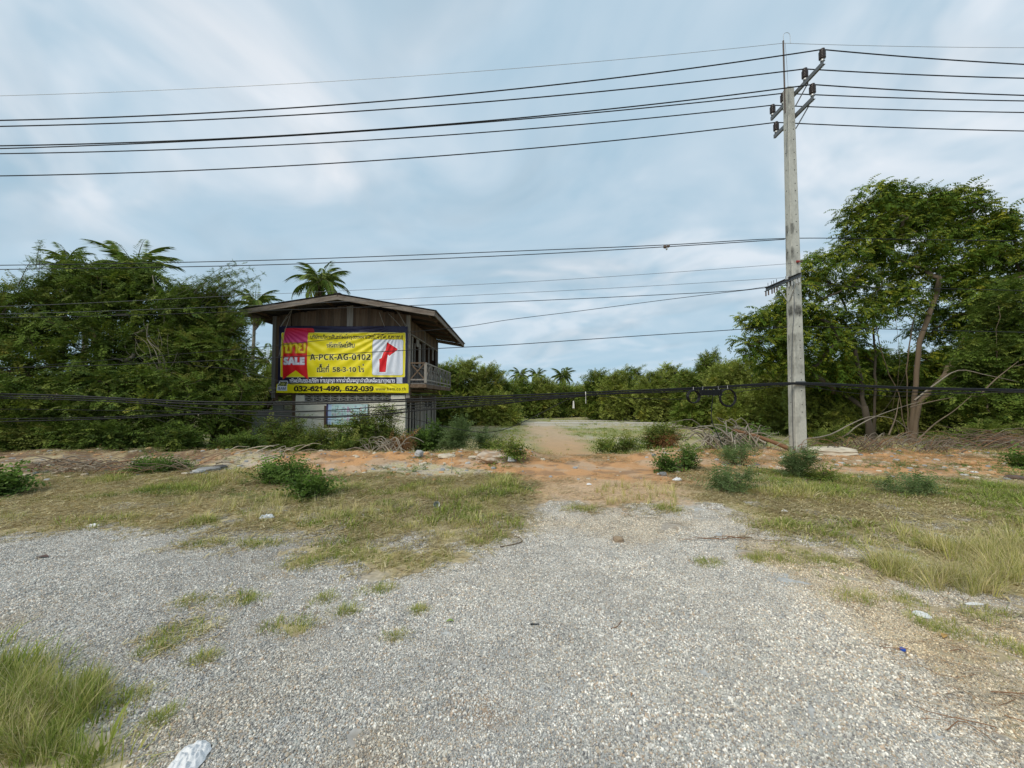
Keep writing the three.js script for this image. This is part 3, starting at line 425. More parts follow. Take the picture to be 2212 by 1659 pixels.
{
  const XL = -10.34, XR = -4.41, LX0 = -9.3, LX1 = -4.6, GY = -0.56, FY = 2.06, BZ = -22.8;
  const h = thing('house', 'weathered two-storey house, timber above and cream plaster below, with a balcony', 'house', [XL, GY, HZ]), o = [XL, GY, HZ];
  const bx = (n, m, x0, x1, y0, y1, z0, z1, p = h) => box(n, m, p, x0 - o[0], x1 - o[0], y0 - o[1], y1 - o[1], z0 - o[2], z1 - o[2]);
  const bm = (n, m, a, b, w, t, p = h) => beam(n, m, p, a.map((v, i) => v - o[i]), b.map((v, i) => v - o[i]), w, t);
  const R = rng(5);
  // roof: ridge along z, low gable towards the road
  const RX = -7.11, RY = 5.79, EL = [-11.05, 5.17], ER = [-3.14, 5.11], Z0 = -15.5, Z1 = -25.0, roofY = (x) => x < RX ? mixN(EL[1], RY, (x - EL[0]) / (RX - EL[0])) : mixN(RY, ER[1], (x - RX) / (ER[0] - RX));
  const roof = new THREE.Group(); roof.name = 'roof'; h.add(roof);
  const sheet = (xa, ya, xb, yb, z0, z1) => { const mb = new MB(), n = 40, L = [[], []]; for (const s of [0, 1]) for (let k = 0; k <= n; k++) { const z = mixN(z0, z1, k / n), c = 0.022 * Math.cos(k / n * 7 * 6.283) - s * 0.012; L[s].push([mb.vert(xa - o[0], ya + c - o[1], z - o[2]), mb.vert(xb - o[0], yb + c - o[1], z - o[2])]); } for (const s of [0, 1]) for (let k = 0; k < n; k++) mb.quad(L[s][k][0], L[s][k][1], L[s][k + 1][1], L[s][k + 1][0]); for (let k = 0; k < n; k++) for (const e of [0, 1]) mb.quad(L[0][k][e], L[0][k + 1][e], L[1][k + 1][e], L[1][k][e]); return mb.geo(); };
  for (let k = 0; k < 9; k++) { const za = Z0 + 0.04 - k * 1.06, zb = za - 1.09, dy = 0.004 * (k % 2) + 0.045; for (const [xa, ya, xb, yb] of [[EL[0] - 0.08, EL[1] - 0.012, RX, RY], [RX, RY, ER[0] + 0.08, ER[1] - 0.012]]) mesh('roof_sheet', sheet(xa, ya + dy, xb, yb + dy, za, zb), roofMat, roof); }
  bm('ridge_cap', roofMat, [RX, RY + 0.075, Z0 + 0.05], [RX, RY + 0.075, Z1], 0.24, 0.03, roof);
  // barge boards on the gable, fascia along the eaves
  bm('barge_board', W_.fascia, [EL[0], EL[1] - 0.09, Z0], [RX, RY - 0.09, Z0], 0.04, 0.19); bm('barge_board', W_.fascia, [RX, RY - 0.09, Z0], [ER[0], ER[1] - 0.09, Z0], 0.04, 0.19);
  bm('barge_board', W_.fascia, [EL[0], EL[1] - 0.09, Z1], [RX, RY - 0.09, Z1], 0.04, 0.2); bm('barge_board', W_.fascia, [RX, RY - 0.09, Z1], [ER[0], ER[1] - 0.09, Z1], 0.04, 0.2);
  for (const [x, y] of [EL, ER]) bm('fascia_board', W_.fascia, [x, y - 0.09, Z0 - 0.022], [x, y - 0.09, Z1 + 0.022], 0.035, 0.19);
  for (let k = 0; k < 6; k++) { const x = mixN(EL[0] + 0.4, ER[0] - 0.4, k / 5); bm('purlin', W_.plank[0], [x, roofY(x) - 0.05, Z0 - 0.03], [x, roofY(x) - 0.05, Z1 + 0.03], 0.05, 0.09); }
  for (let k = 0; k < 5; k++) { const z = mixN(HZ - 0.3, BZ + 0.3, k / 4); for (const [e] of [EL, ER]) { const e2 = e[0] ?? e, y2 = e2 < RX ? EL[1] : ER[1]; bm('rafter', W_.plank[0], [e2, y2 - 0.13, z], [RX, RY - 0.13, z], 0.06, 0.1); } }
  // upper storey: front planks, corner posts, other walls
  const pw = 0.131; let x = XL + 0.16, k = 0;
  while (x < XR - 0.2) { const w = Math.min(pw * (0.85 + 0.3 * R()), XR - 0.16 - x), gap = R() < 0.12 && x < -9 ? 0.05 : 0.006, y1 = roofY(x + w / 2) - 0.16; const pale = Math.abs(x - (-7.08)) < 0.09; bx('plank', pale ? W_.column : W_.plank[Math.floor(R() * 5)], x, x + w - gap, FY - 0.02 - 0.05 * R(), y1 - (R() < 0.2 ? 0.05 : 0), HZ - 0.03 - 0.006 * (k % 2), HZ - 0.006 * (k % 2)); x += w; k++; }
  for (const [px, m] of [[XL + 0.075, W_.grey[1]], [XR - 0.075, W_.column]]) bx('corner_post', m, px - 0.075, px + 0.075, 1.6, roofY(px) - 0.16, HZ - 0.16, HZ + 0.02);
  for (let q = 0; q < 3; q++) { const px = -8.9 + q * 1.75; bx('stud', W_.plank[2], px, px + 0.1, FY, roofY(px) - 0.17, HZ - 0.13, HZ - 0.04); }
  bx('side_wall', W_.plank[1], XL, XL + 0.05, FY, EL[1] - 0.14, BZ, HZ - 0.17); bx('back_wall', W_.plank[0], XL + 0.06, XR - 0.06, FY, 5.0, BZ - 0.05, BZ);
  bx('ceiling', W_.plank[0], XL + 0.06, XR - 0.06, 4.86, 4.9, BZ + 0.02, HZ - 0.18);
  bx('upper_floor', W_.plank[0], XL, XR, FY - 0.16, FY - 0.08, BZ, HZ - 0.17);
  bx('floor_beam', W_.plank[0], XL - 0.1, XR + 0.05, FY - 0.34, FY - 0.17, HZ - 0.14, HZ - 0.02);
  for (let q = 0; q < 7; q++) bx('joist', W_.plank[0], XL + 0.05 + q * 0.15, XL + 0.1 + q * 0.15, FY - 0.3, FY - 0.17, BZ, HZ - 0.15);
  // right side of the upper storey: posts, boards, openings with shutters ajar
  const zs = [HZ - 0.24, -19.35, BZ + 0.08];
  zs.slice(1).forEach((z) => bx('post', W_.grey[1], XR - 0.13, XR + 0.01, FY, 4.98, z - 0.07, z + 0.07));
  for (let b = 0; b < 2; b++) {
    const za = zs[b] - 0.09, zb = zs[b + 1] + 0.09, n = 18, dz = (zb - za) / n;
    for (let q = 0; q < n; q++) { bx('board', W_.plank[(q * 3 + b) % 5], XR - 0.05, XR - 0.02 + 0.004 * (q % 2), 4.42, 4.98, za + dz * q, za + dz * (q + 0.95)); if (q % 2 === 0 || b) bx('slat', W_.grey[q % 3], XR - 0.05, XR - 0.02, FY - 0.05, FY + 0.95, za + dz * q, za + dz * (q + 0.6)); }
    bx('sill', W_.grey[1], XR - 0.08, XR + 0.03, FY + 0.96, FY + 1.02, zb, za); bx('lintel', W_.grey[0], XR - 0.08, XR + 0.02, 4.36, 4.41, zb, za);
    for (const [f, w, y0, y1, t] of b ? [[0.3, 0.24, FY + 1.03, 4.3, 0.1], [0.62, 0.3, 3.7, 4.34, 0.02]] : [[0.08, 0.2, FY + 1.03, 4.34, 0.05], [0.28, 0.1, FY + 1.03, 4.1, 0.12], [0.62, 0.36, FY + 1.03, 4.2, 0.04], [0.45, 0.4, 4.0, 4.35, 0.02]]) { const z = mixN(za, zb, f), m = bx('shutter', W_.grey[b ? 1 : 0], XR - 0.06, XR - 0.03, y0, y1, z - w, z + w * 0.3); m.rotation.y = t; }
  }
  // balcony on the right side
  const bal = new THREE.Group(); bal.name = 'balcony'; h.add(bal); const BX = -3.73, by = 2.25;
  for (let q = 0; q < 5; q++) bx('deck_board', W_.grey[1], XR + 0.02 + q * 0.132, XR + 0.02 + q * 0.132 + 0.126, by - 0.05, by, -23.1, HZ - 0.05, bal);
  for (let q = 0; q < 5; q++) { const z = HZ - 0.12 - q * 1.58; bm('bracket_beam', q ? W_.plank[0] : W_.plank[3], [XR - 0.2, by - 0.15, z], [BX + 0.05, by - 0.11, z], 0.1, 0.14, bal); }
  bm('edge_beam', W_.plank[0], [BX, by - 0.14, HZ - 0.2], [BX, by - 0.14, -23.1], 0.07, 0.17, bal);
  bx('front_board', W_.plank[3], XR - 0.02, BX + 0.04, by - 0.2, by - 0.055, HZ - 0.045, HZ - 0.01, bal);
  const rail = (a, b, m = W_.grey[2]) => bm('rail', m, a, b, 0.06, 0.06, bal);
  rail([BX, by + 0.86, HZ - 0.05], [BX, by + 0.86, -23.1]); rail([BX, by + 0.13, HZ - 0.12], [BX, by + 0.13, -23.05]); rail([XR + 0.03, by + 0.86, HZ - 0.05], [BX - 0.04, by + 0.86, HZ - 0.05], W_.plank[3]); rail([XR + 0.03, by + 0.14, HZ - 0.05], [BX - 0.05, by + 0.14, HZ - 0.05]);
  bx('rail_post', W_.column, BX - 0.055, BX + 0.055, by, by + 0.83, HZ - 0.105, HZ + 0.005, bal);
  for (let q = 1; q <= 6; q++) { const z = HZ - 0.05 - q * 1.1, zp = z + 1.1; bx('rail_post', W_.grey[0], BX - 0.03, BX + 0.03, by + 0.001, by + 0.83, z - 0.03, z + 0.03, bal); bm('cross_brace', W_.grey[2], [BX - 0.012, by + 0.15, zp - 0.05], [BX - 0.012, by + 0.83, z + 0.05], 0.022, 0.05, bal); bm('cross_brace', W_.grey[1], [BX + 0.014, by + 0.83, zp - 0.05], [BX + 0.014, by + 0.15, z + 0.05], 0.022, 0.05, bal); bm('cross_brace', W_.grey[0], [BX + 0.04, by + 0.15, (z + zp) / 2], [BX + 0.04, by + 0.83, (z + zp) / 2], 0.02, 0.035, bal); }
  bm('cross_brace', W_.plank[3], [XR + 0.04, by + 0.17, HZ - 0.045], [BX - 0.06, by + 0.83, HZ - 0.045], 0.03, 0.05, bal); bm('cross_brace', W_.plank[3], [XR + 0.04, by + 0.83, HZ - 0.075], [BX - 0.06, by + 0.17, HZ - 0.075], 0.03, 0.05, bal);
  // ground storey: plastered front wall with a window and a band of breeze blocks
  const bX0 = -8.93, bX1 = -5.2, bY0 = 1.45, bY1 = 1.79, wX0 = -8.05, wX1 = -6.17, wY0 = 0.32, wY1 = 1.27;
  const sh = new THREE.Shape([[LX0, GY], [LX1, GY], [LX1, 1.9], [LX0, 1.9]].map(([a, b]) => new THREE.Vector2(a - o[0], b - o[1])));
  for (const [a, b, c, d] of [[bX0, bX1, bY0, bY1], [wX0, wX1, wY0, wY1]]) sh.holes.push(new THREE.Path([[a, c], [a, d], [b, d], [b, c]].map(([u, v]) => new THREE.Vector2(u - o[0], v - o[1]))));
  const wg = new THREE.ExtrudeGeometry(sh, { depth: 0.14, bevelEnabled: false }); { const uv = wg.attributes.uv; for (let i = 0; i < uv.count; i++) uv.setXY(i, uv.getX(i) / 5.2, uv.getY(i) / 2.6); }
  const lw = mesh('lower_wall', wg, plaster, h, [0, 0, -0.16]);
  const blockGeo = (() => { const g = [boxGeo(-0.5, 0.5, -0.5, -0.41, -0.05, 0.05), boxGeo(-0.5, 0.5, 0.41, 0.5, -0.05, 0.05), boxGeo(-0.5, -0.44, -0.41, 0.41, -0.05, 0.05), boxGeo(0.44, 0.5, -0.41, 0.41, -0.05, 0.05)]; for (const s of [-1, 1]) g.push(barGeo([-0.44, -0.4 * s, 0.002 * s], [0.44, 0.4 * s, 0.002 * s], 0.09, 0.075)); g.push(barGeo([-0.44, 0.001, 0], [0.44, 0.001, 0], 0.05, 0.06)); return mergeGeometries(g); })();
  for (let r = 0; r < 2; r++) for (let q = 0; q < 10; q++) { const m = mesh('breeze_block', blockGeo, cement, h, [bX0 + 0.1865 + q * 0.373 - o[0], bY0 + 0.085 + r * 0.17 - o[1], -0.09]); m.scale.set(0.37, 0.167, 1); }
  const win = new THREE.Group(); win.name = 'window'; h.add(win);
  bx('frame', W_.plank[0], wX0, wX0 + 0.09, wY0, wY1, HZ - 0.1, HZ + 0.02, win); bx('frame', W_.plank[0], wX1 - 0.07, wX1, wY0, wY1, HZ - 0.1, HZ + 0.02, win); bx('frame', W_.plank[0], wX0 + 0.09, wX1 - 0.07, wY1 - 0.07, wY1, HZ - 0.1, HZ + 0.02, win); bx('panel', W_.plank[0], wX0 + 0.09, wX1 - 0.07, wY0, wY1 - 0.07, HZ - 0.12, HZ - 0.06, win); bx('sill', plaster, wX0 - 0.02, wX1 - 0.05, wY0 - 0.16, wY0 + 0.005, HZ - 0.015, HZ + 0.1, win);
  bx('corner_pillar', W_.plank[0], LX0 - 0.16, LX0 - 0.002, GY, 1.71, HZ - 0.35, HZ - 0.05);
  bx('corner_pillar', cement, LX1 - 0.02, LX1 + 0.02, GY, 1.72, HZ - 0.2, HZ - 0.155);
  // ground storey, right side: pale posts, loose grey boards, dark gaps
  [-19.3, -22.9].forEach((z) => bx('column', W_.column, LX1 - 0.09, LX1 + 0.06, GY, 1.72, z - 0.07, z + 0.07));
  for (let q = 0; q < 24; q++) { const z = HZ - 0.55 - q * 0.255; if (R() < 0.35 || Math.abs(z + 19.3) < 0.2) continue; const m = bx('board', W_.grey[q % 3], LX1 - 0.06, LX1 - 0.035, GY, 1.38 - (R() < 0.3 ? 0.4 * R() : 0), z - 0.08 - 0.05 * R(), z + 0.1); m.rotation.z = (R() - 0.5) * 0.03; }
  for (let q = 0; q < 40; q++) bx('lattice_slat', W_.plank[q % 5], LX1 - 0.05, LX1 - 0.03, 1.42, 1.7, HZ - 0.3 - q * 0.158, HZ - 0.24 - q * 0.158);
  bx('lattice_rail', W_.plank[3], LX1 - 0.07, LX1 + 0.005, 1.4, 1.45, BZ, HZ - 0.2);
  bx('back_wall', cement, LX0, LX1 - 0.1, GY, 1.72, BZ + 0.05, BZ + 0.17); bx('side_wall', cement, LX0, LX0 + 0.12, GY, 1.72, BZ + 0.18, HZ - 0.17);
  // lean-to on the left: low grey wall with vent slots, strut under the overhang
  { const s = new THREE.Shape([[-10.95, GY], [LX0 - 0.17, GY], [LX0 - 0.17, 1.47], [-10.95, 1.47]].map(([u, v]) => new THREE.Vector2(u - o[0], v - o[1]))); s.holes.push(new THREE.Path([[-10.47, 1.07], [-10.47, 1.4], [-9.66, 1.4], [-9.66, 1.07]].map(([u, v]) => new THREE.Vector2(u - o[0], v - o[1])))); const ag = new THREE.ExtrudeGeometry(s, { depth: 0.15, bevelEnabled: false }); const uv = ag.attributes.uv; for (let i = 0; i < uv.count; i++) uv.setXY(i, uv.getX(i) / 3, uv.getY(i) / 2.2); mesh('annex_wall', ag, cement, h, [0, 0, -1.25]); }
  bx('annex_wall', cement, -12.2, -10.96, GY, 1.05, -18.2, -18.05);
  for (let r = 0; r < 3; r++) for (let q = 0; q < 4; q++) bx('vent_block', plaster, -10.45 + q * 0.2, -10.45 + q * 0.2 + 0.165, 1.1 + r * 0.1, 1.1 + r * 0.1 + 0.06, -17.72, -17.63);
  bm('strut', W_.plank[0], [-10.1, 1.78, HZ - 0.1], [-10.95, 1.2, -17.3], 0.1, 0.1); bx('bracket', W_.plank[0], XL + 0.06, XL + 0.2, 1.5, 1.95, HZ - 0.15, HZ - 0.03);
  bx('ledge', W_.column, XL - 0.1, XL + 0.42, 2.0, 2.05, HZ + 0.003, HZ + 0.05);
}

// ---------------------------------------------------------------- writing: small stroke alphabet for the Thai lines
const ring = (x, y, r = 8) => `M${x - r},${y}a${r},${r} 0 1,0 ${2 * r},0a${r},${r} 0 1,0 ${-2 * r},0`;
const TH = {
  'บ': [76, ring(13, 14) + 'M21,14V100H64V2'], 'ร': [56, ring(38, 90) + 'M46,90V58Q46,46 28,44Q8,42 10,26Q14,6 46,13'], 'ษ': [84, ring(13, 14) + 'M21,14V100H64V2' + ring(46, 54, 7) + 'M53,54Q66,54 78,44'],
  'ท': [76, ring(13, 14) + 'M21,14V100M21,62Q32,10 52,10Q64,12 64,32V100'], 'ห': [76, ring(13, 14) + 'M21,14V100M21,66Q40,62 50,28' + ring(56, 18) + 'M46,44Q64,54 64,100'], 'า': [54, 'M8,22Q12,4 26,4Q44,4 44,30V100'],
  'ส': [76, ring(21, 82) + 'M13,82Q12,50 38,50Q60,50 62,70M62,100V40Q58,10 34,10Q16,10 10,26M50,20L74,2'], 'น': [80, ring(13, 14) + 'M21,14V100L52,82' + ring(60, 90) + 'M68,90V2'], 'พ': [84, ring(13, 14) + 'M21,14V100L46,40L70,100V2'],
  'ฝ': [84, ring(22, 14) + 'M14,14V100L44,60L70,100V-38'], 'ย': [76, ring(20, 14) + 'M12,16Q10,44 30,48Q12,52 12,76V100H64V2'], 'ก': [76, 'M13,100V50Q24,44 10,32Q18,4 38,4Q63,4 63,36V100'],
  'ง': [66, ring(44, 14) + 'M52,14Q58,70 46,98L10,62'], 'เ': [34, ring(21, 90) + 'M13,90V2'], 'ไ': [42, ring(25, 90) + 'M17,90V-18Q12,-42 2,-30'], 'ณ': [112, ring(21, 90) + 'M13,90V50Q24,44 10,32Q18,6 36,6Q58,6 58,40V100L84,84' + ring(92, 90) + 'M100,90V2'],
  'ช': [82, ring(30, 28) + 'M24,34Q8,28 12,12Q22,2 32,12M30,36Q20,60 24,100H64V44Q64,20 78,4M50,30Q60,36 68,26'], 'จ': [68, 'M8,24Q20,4 38,6Q58,10 58,44V100L34,68' + ring(26, 62)], 'ด': [76, 'M13,100V40Q14,6 38,6Q63,6 63,40V100M13,100L32,74' + ring(38, 66)],
  'ต': [76, 'M13,100V34Q14,10 26,6L38,18L50,6Q63,10 63,36V100M13,100L32,74' + ring(38, 66)], 'ค': [76, 'M13,100V40Q14,6 38,6Q63,6 63,40V100M13,92Q18,62 34,58' + ring(42, 56)], 'ม': [78, ring(13, 14) + 'M21,14V82' + ring(13, 90) + 'M21,92L64,100V2'],
  'ข': [74, ring(28, 28) + 'M22,34Q8,28 12,12Q22,2 32,12M28,36Q18,60 22,100H62V2'], 'อ': [74, ring(22, 58) + 'M13,58V100H62V40Q60,6 36,6Q18,6 10,24'], 'ถ': [76, ring(21, 90) + 'M13,90V50Q24,44 10,32Q18,4 38,4Q63,4 63,36V100'], 'ฎ': [76, ring(21, 90) + 'M13,90V50Q24,44 10,32Q18,4 38,4Q63,4 63,36V110Q54,134 40,122L22,134'],
  'ะ': [50, ring(14, 28) + 'M22,30Q36,28 42,14' + ring(14, 76) + 'M22,78Q36,76 42,62'], 'ำ': [54, ring(-14, -22) + 'M8,22Q12,4 26,4Q44,4 44,30V100'],
  'ิ': [0, 'M-60,-14Q-38,-52 -14,-14Z'], 'ี': [0, 'M-60,-14Q-38,-52 -14,-14ZM-14,-14V-44'], 'ื': [0, 'M-60,-14Q-38,-52 -14,-14ZM-14,-14V-44M-28,-24V-46'], 'ั': [0, ring(-52, -26, 7) + 'M-45,-26Q-26,-12 -10,-42'], 'ุ': [0, ring(-22, 118, 6) + 'M-15,118V142'], 'ู': [0, ring(-34, 118, 6) + 'M-27,118V140H-12V112'],
  '์': [0, ring(-30, -40, 7) + 'M-28,-48Q-14,-52 -10,-66'], '่': [0, 'M-18,-54V-84'], '้': [0, 'M-44,-78Q-26,-84 -34,-64Q-44,-54 -30,-54Q-16,-58 -10,-82'], ' ': [38, ''], '(': [34, 'M28,-14Q6,45 28,112'], ')': [34, 'M6,-14Q28,45 6,112'],
};
function thai(ctx, text, x, y, w, h, weight, fill, edge) {          // baseline y, body height h, fitted to width w
  let total = 0; for (const ch of text) total += TH[ch]?.[0] ?? 40;
  ctx.save(); ctx.translate(x, y - h); ctx.scale(w / total, h / 100); ctx.lineJoin = ctx.lineCap = 'round';
  for (const pass of edge ? [[edge, weight * 2.1], [fill, weight]] : [[fill, weight]]) { ctx.strokeStyle = pass[0]; ctx.lineWidth = pass[1]; let p = 0; for (const ch of text) { const gl = TH[ch]; if (!gl) { p += 40; continue; } ctx.save(); ctx.translate(p, 0); ctx.stroke(new Path2D(gl[1])); ctx.restore(); p += gl[0]; } }
  ctx.restore();
}
function latin(ctx, text, x, y, w, h, font, fill, edge) { ctx.save(); ctx.font = font; ctx.textBaseline = 'alphabetic'; const m = ctx.measureText(text), ph = m.actualBoundingBoxAscent; ctx.translate(x, y); ctx.scale(w / m.width, h / ph); if (edge) { ctx.lineJoin = 'round'; ctx.strokeStyle = edge; ctx.lineWidth = 12; ctx.strokeText(text, 0, 0); } ctx.fillStyle = fill; ctx.fillText(text, 0, 0); ctx.restore(); }
const rr = (c, x0, y0, x1, y1, r) => { c.beginPath(); c.roundRect(x0, y0, x1 - x0, y1 - y0, r); };
function ropeTo(parent, pts, mat, r = 0.008) { return mesh('rope', new THREE.TubeGeometry(new THREE.CatmullRomCurve3(pts.map((p) => V(...p))), 12, r, 5), mat, parent); }
const ropeMat = new THREE.MeshStandardMaterial({ color: C(0.4, 0.38, 0.34), roughness: 0.9 });
{
  const c = canvas(2048, 1030), g = c.getContext('2d'); g.scale(2048 / 1915, 1030 / 962); g.translate(-125, -95);
  g.fillStyle = '#17143c'; g.fillRect(0, 0, 2300, 1200);
  g.fillStyle = '#f4ea9a'; rr(g, 161, 186, 2009, 832, 18); g.fill(); g.fillStyle = '#efdd06'; rr(g, 167, 193, 2003, 826, 14); g.fill();
  const gr = g.createLinearGradient(0, 120, 0, 480); gr.addColorStop(0, '#e3122e'); gr.addColorStop(0.18, '#d81f55'); gr.addColorStop(0.62, '#d64a8e'); gr.addColorStop(0.72, '#e0182c'); gr.addColorStop(1, '#df0f1c');
  const ribbon = () => { g.beginPath(); g.moveTo(215, 140); g.quadraticCurveTo(218, 124, 240, 124); g.lineTo(560, 124); g.lineTo(556, 300); g.lineTo(552, 480); g.quadraticCurveTo(552, 700, 574, 862); g.lineTo(385, 733); g.lineTo(202, 862); g.quadraticCurveTo(176, 500, 215, 140); g.closePath(); };
  g.fillStyle = '#f0a03c'; g.save(); g.translate(385, 500); g.scale(1.03, 1.0); g.translate(-385, -500); ribbon(); g.fill(); g.restore(); g.fillStyle = gr; ribbon(); g.fill();
  g.fillStyle = '#c80e20'; g.beginPath(); g.moveTo(540, 124); g.lineTo(610, 124); g.quadraticCurveTo(655, 126, 655, 190); g.lineTo(556, 190); g.closePath(); g.fill();
  thai(g, 'ขาย', 205, 470, 330, 122, 19, '#ecd21c', '#c07414'); latin(g, 'SALE', 205, 646, 316, 98, '900 100px sans-serif', '#eeeaf6', '#c9c2da');
  thai(g, 'บริษัทบริหารสินทรัพย์กรุงเทพพาณิชย์ จำกัด (มหาชน)', 597, 276, 1378, 42, 17, '#3a2f04');
  thai(g, 'รหัสทรัพย์สิน', 838, 404, 424, 52, 16, '#2a2508', '#e9df7c');
  latin(g, 'A-PCK-AG-0102', 597, 584, 905, 84, 'bold 100px sans-serif', '#1c1a08', '#e9df7c');
  thai(g, 'เนื้อที่', 700, 757, 190, 60, 15, '#1c1a08', '#e9df7c'); latin(g, '58-3-10', 938, 757, 350, 70, 'bold 100px sans-serif', '#1c1a08', '#e9df7c'); thai(g, 'ไร่', 1322, 757, 84, 60, 15, '#1c1a08', '#e9df7c');
  g.fillStyle = '#8f8f86'; rr(g, 1522, 287, 1978, 806, 30); g.fill(); g.fillStyle = '#dfe3ee'; rr(g, 1527, 292, 1973, 801, 28); g.fill();
  const plot = [[1740, 330], [1898, 430], [1775, 525], [1752, 502], [1745, 520], [1722, 757], [1628, 757], [1634, 640], [1622, 575], [1664, 556], [1688, 468], [1712, 448]]; g.lineJoin = 'round'; g.beginPath(); plot.forEach(([a, b], i) => i ? g.lineTo(a, b) : g.moveTo(a, b)); g.closePath(); g.strokeStyle = '#f7f4fa'; g.lineWidth = 26; g.stroke(); g.fillStyle = '#e2101c'; g.fill(); g.strokeStyle = '#3a0a10'; g.lineWidth = 3; g.stroke();
  g.strokeStyle = '#a9adb8'; g.lineWidth = 2; g.beginPath(); g.moveTo(1580, 772); g.lineTo(1860, 766); g.moveTo(1600, 782); g.lineTo(1820, 778); g.stroke();
  thai(g, 'ทรัพย์สินของบริษัท ห้ามบุกรุก หากฝ่าฝืนจะถูกดำเนินคดีตามกฎหมาย', 300, 906, 1560, 44, 18, '#f0f0fa');
  g.fillStyle = '#c3c8d8'; g.fillRect(1882, 834, 88, 86);
  g.fillStyle = '#efdf0a'; g.fillRect(100, 925, 2000, 200);
  latin(g, '032-621-499,', 382, 1030, 690, 66, '100px sans-serif', '#221c06', '#221c06'); latin(g, '622-039', 1122, 1030, 412, 66, '100px sans-serif', '#221c06', '#221c06'); latin(g, 'www.bam.co.th', 1563, 1022, 444, 46, 'bold 100px sans-serif', '#2a2408');
  g.fillStyle = '#e8e8f2'; g.beginPath(); g.moveTo(158, 882); g.lineTo(262, 882); g.quadraticCurveTo(276, 884, 278, 900); g.lineTo(284, 1026); g.lineTo(132, 1026); g.lineTo(144, 900); g.quadraticCurveTo(146, 884, 158, 882); g.fill();
  g.fillStyle = '#15152c'; g.beginPath(); g.moveTo(160, 894); g.lineTo(264, 894); g.lineTo(272, 958); g.lineTo(150, 958); g.closePath(); g.fill(); thai(g, 'บสก', 162, 950, 98, 42, 17, '#cfd06a'); latin(g, 'BAM', 152, 1012, 114, 40, 'bold 100px sans-serif', '#161c58');
  const mat = new THREE.MeshStandardMaterial({ map: canvasTex(c), roughness: 0.5, side: THREE.DoubleSide });
  const b = thing('sale_banner', 'large yellow and navy printed vinyl banner roped across the house front', 'banner', [-10.07, 1.82, HZ + 0.1]);
  const W = 5.65, H = 2.86, nx = 150, ny = 76, geo = new THREE.PlaneGeometry(W, H, nx, ny); geo.translate(W / 2, H / 2, 0); const p = geo.attributes.position;
  for (let i = 0; i < p.count; i++) {
    const x = p.getX(i) / W, y = p.getY(i) / H; let z = 0.05 * Math.sin(x * 3.14) * Math.sin(y * 3.14) + 0.02 * (fbm(x * 5, y * 3, 3) - 0.5);
    for (const [cx, cy, dx, dy, n, a, rch] of [[0.0, 1, 0.35, -0.8, 11, 0.024, 0.45], [0.93, 1.02, -0.8, -0.9, 13, 0.026, 0.62], [0.5, 1.0, 0.1, -1, 6, 0.01, 0.6], [1, 0, -1, 0.35, 9, 0.014, 0.35]]) { const ex = x - cx, ey = (y - cy) * 0.6, L = Math.hypot(ex, ey), an = Math.atan2(ey, ex); z += a * Math.sin(an * n * 3 + L * 5) * Math.exp(-((L / rch) ** 2)) * Math.min(1, L * 8); }
    const inx = (1 - y) * 0.0 + (y > 0.12 ? 0.018 : 0), side = (x - 0.5) * 2; p.setZ(i, z); p.setX(i, p.getX(i) - side * inx * W * 0.5 * step(0.1, 0.16, y) * 1.2); p.setY(i, p.getY(i) + 0.012 * Math.sin(x * 9) * (y - 0.5));
  }
  geo.computeVertexNormals(); mesh('printed_sheet', geo, mat, b);
  for (const [x0, x1, y1] of [[0.12, 0.62, 0.75], [0.15, 0.45, 0.42], [4.6, 4.35, 0.62], [5.3, 4.75, 0.55], [5.5, 5.2, 0.6], [5.56, 5.05, 0.75]]) ropeTo(b, [[x0, H - 0.02, 0.01], [(x0 + x1) / 2, H + y1 * 0.5, 0.03], [x1, H + y1, 0.0]], ropeMat);
  ropeTo(b, [[0.12, H * 0.55, 0.06], [0.3, H * 0.85, 0.07], [0.62, H + 0.7, 0.03]], ropeMat); ropeTo(b, [[0.02, 0.05, 0.02], [-0.25, 0.02, 0.0], [-0.33, 0.12, -0.06]], ropeMat);
}
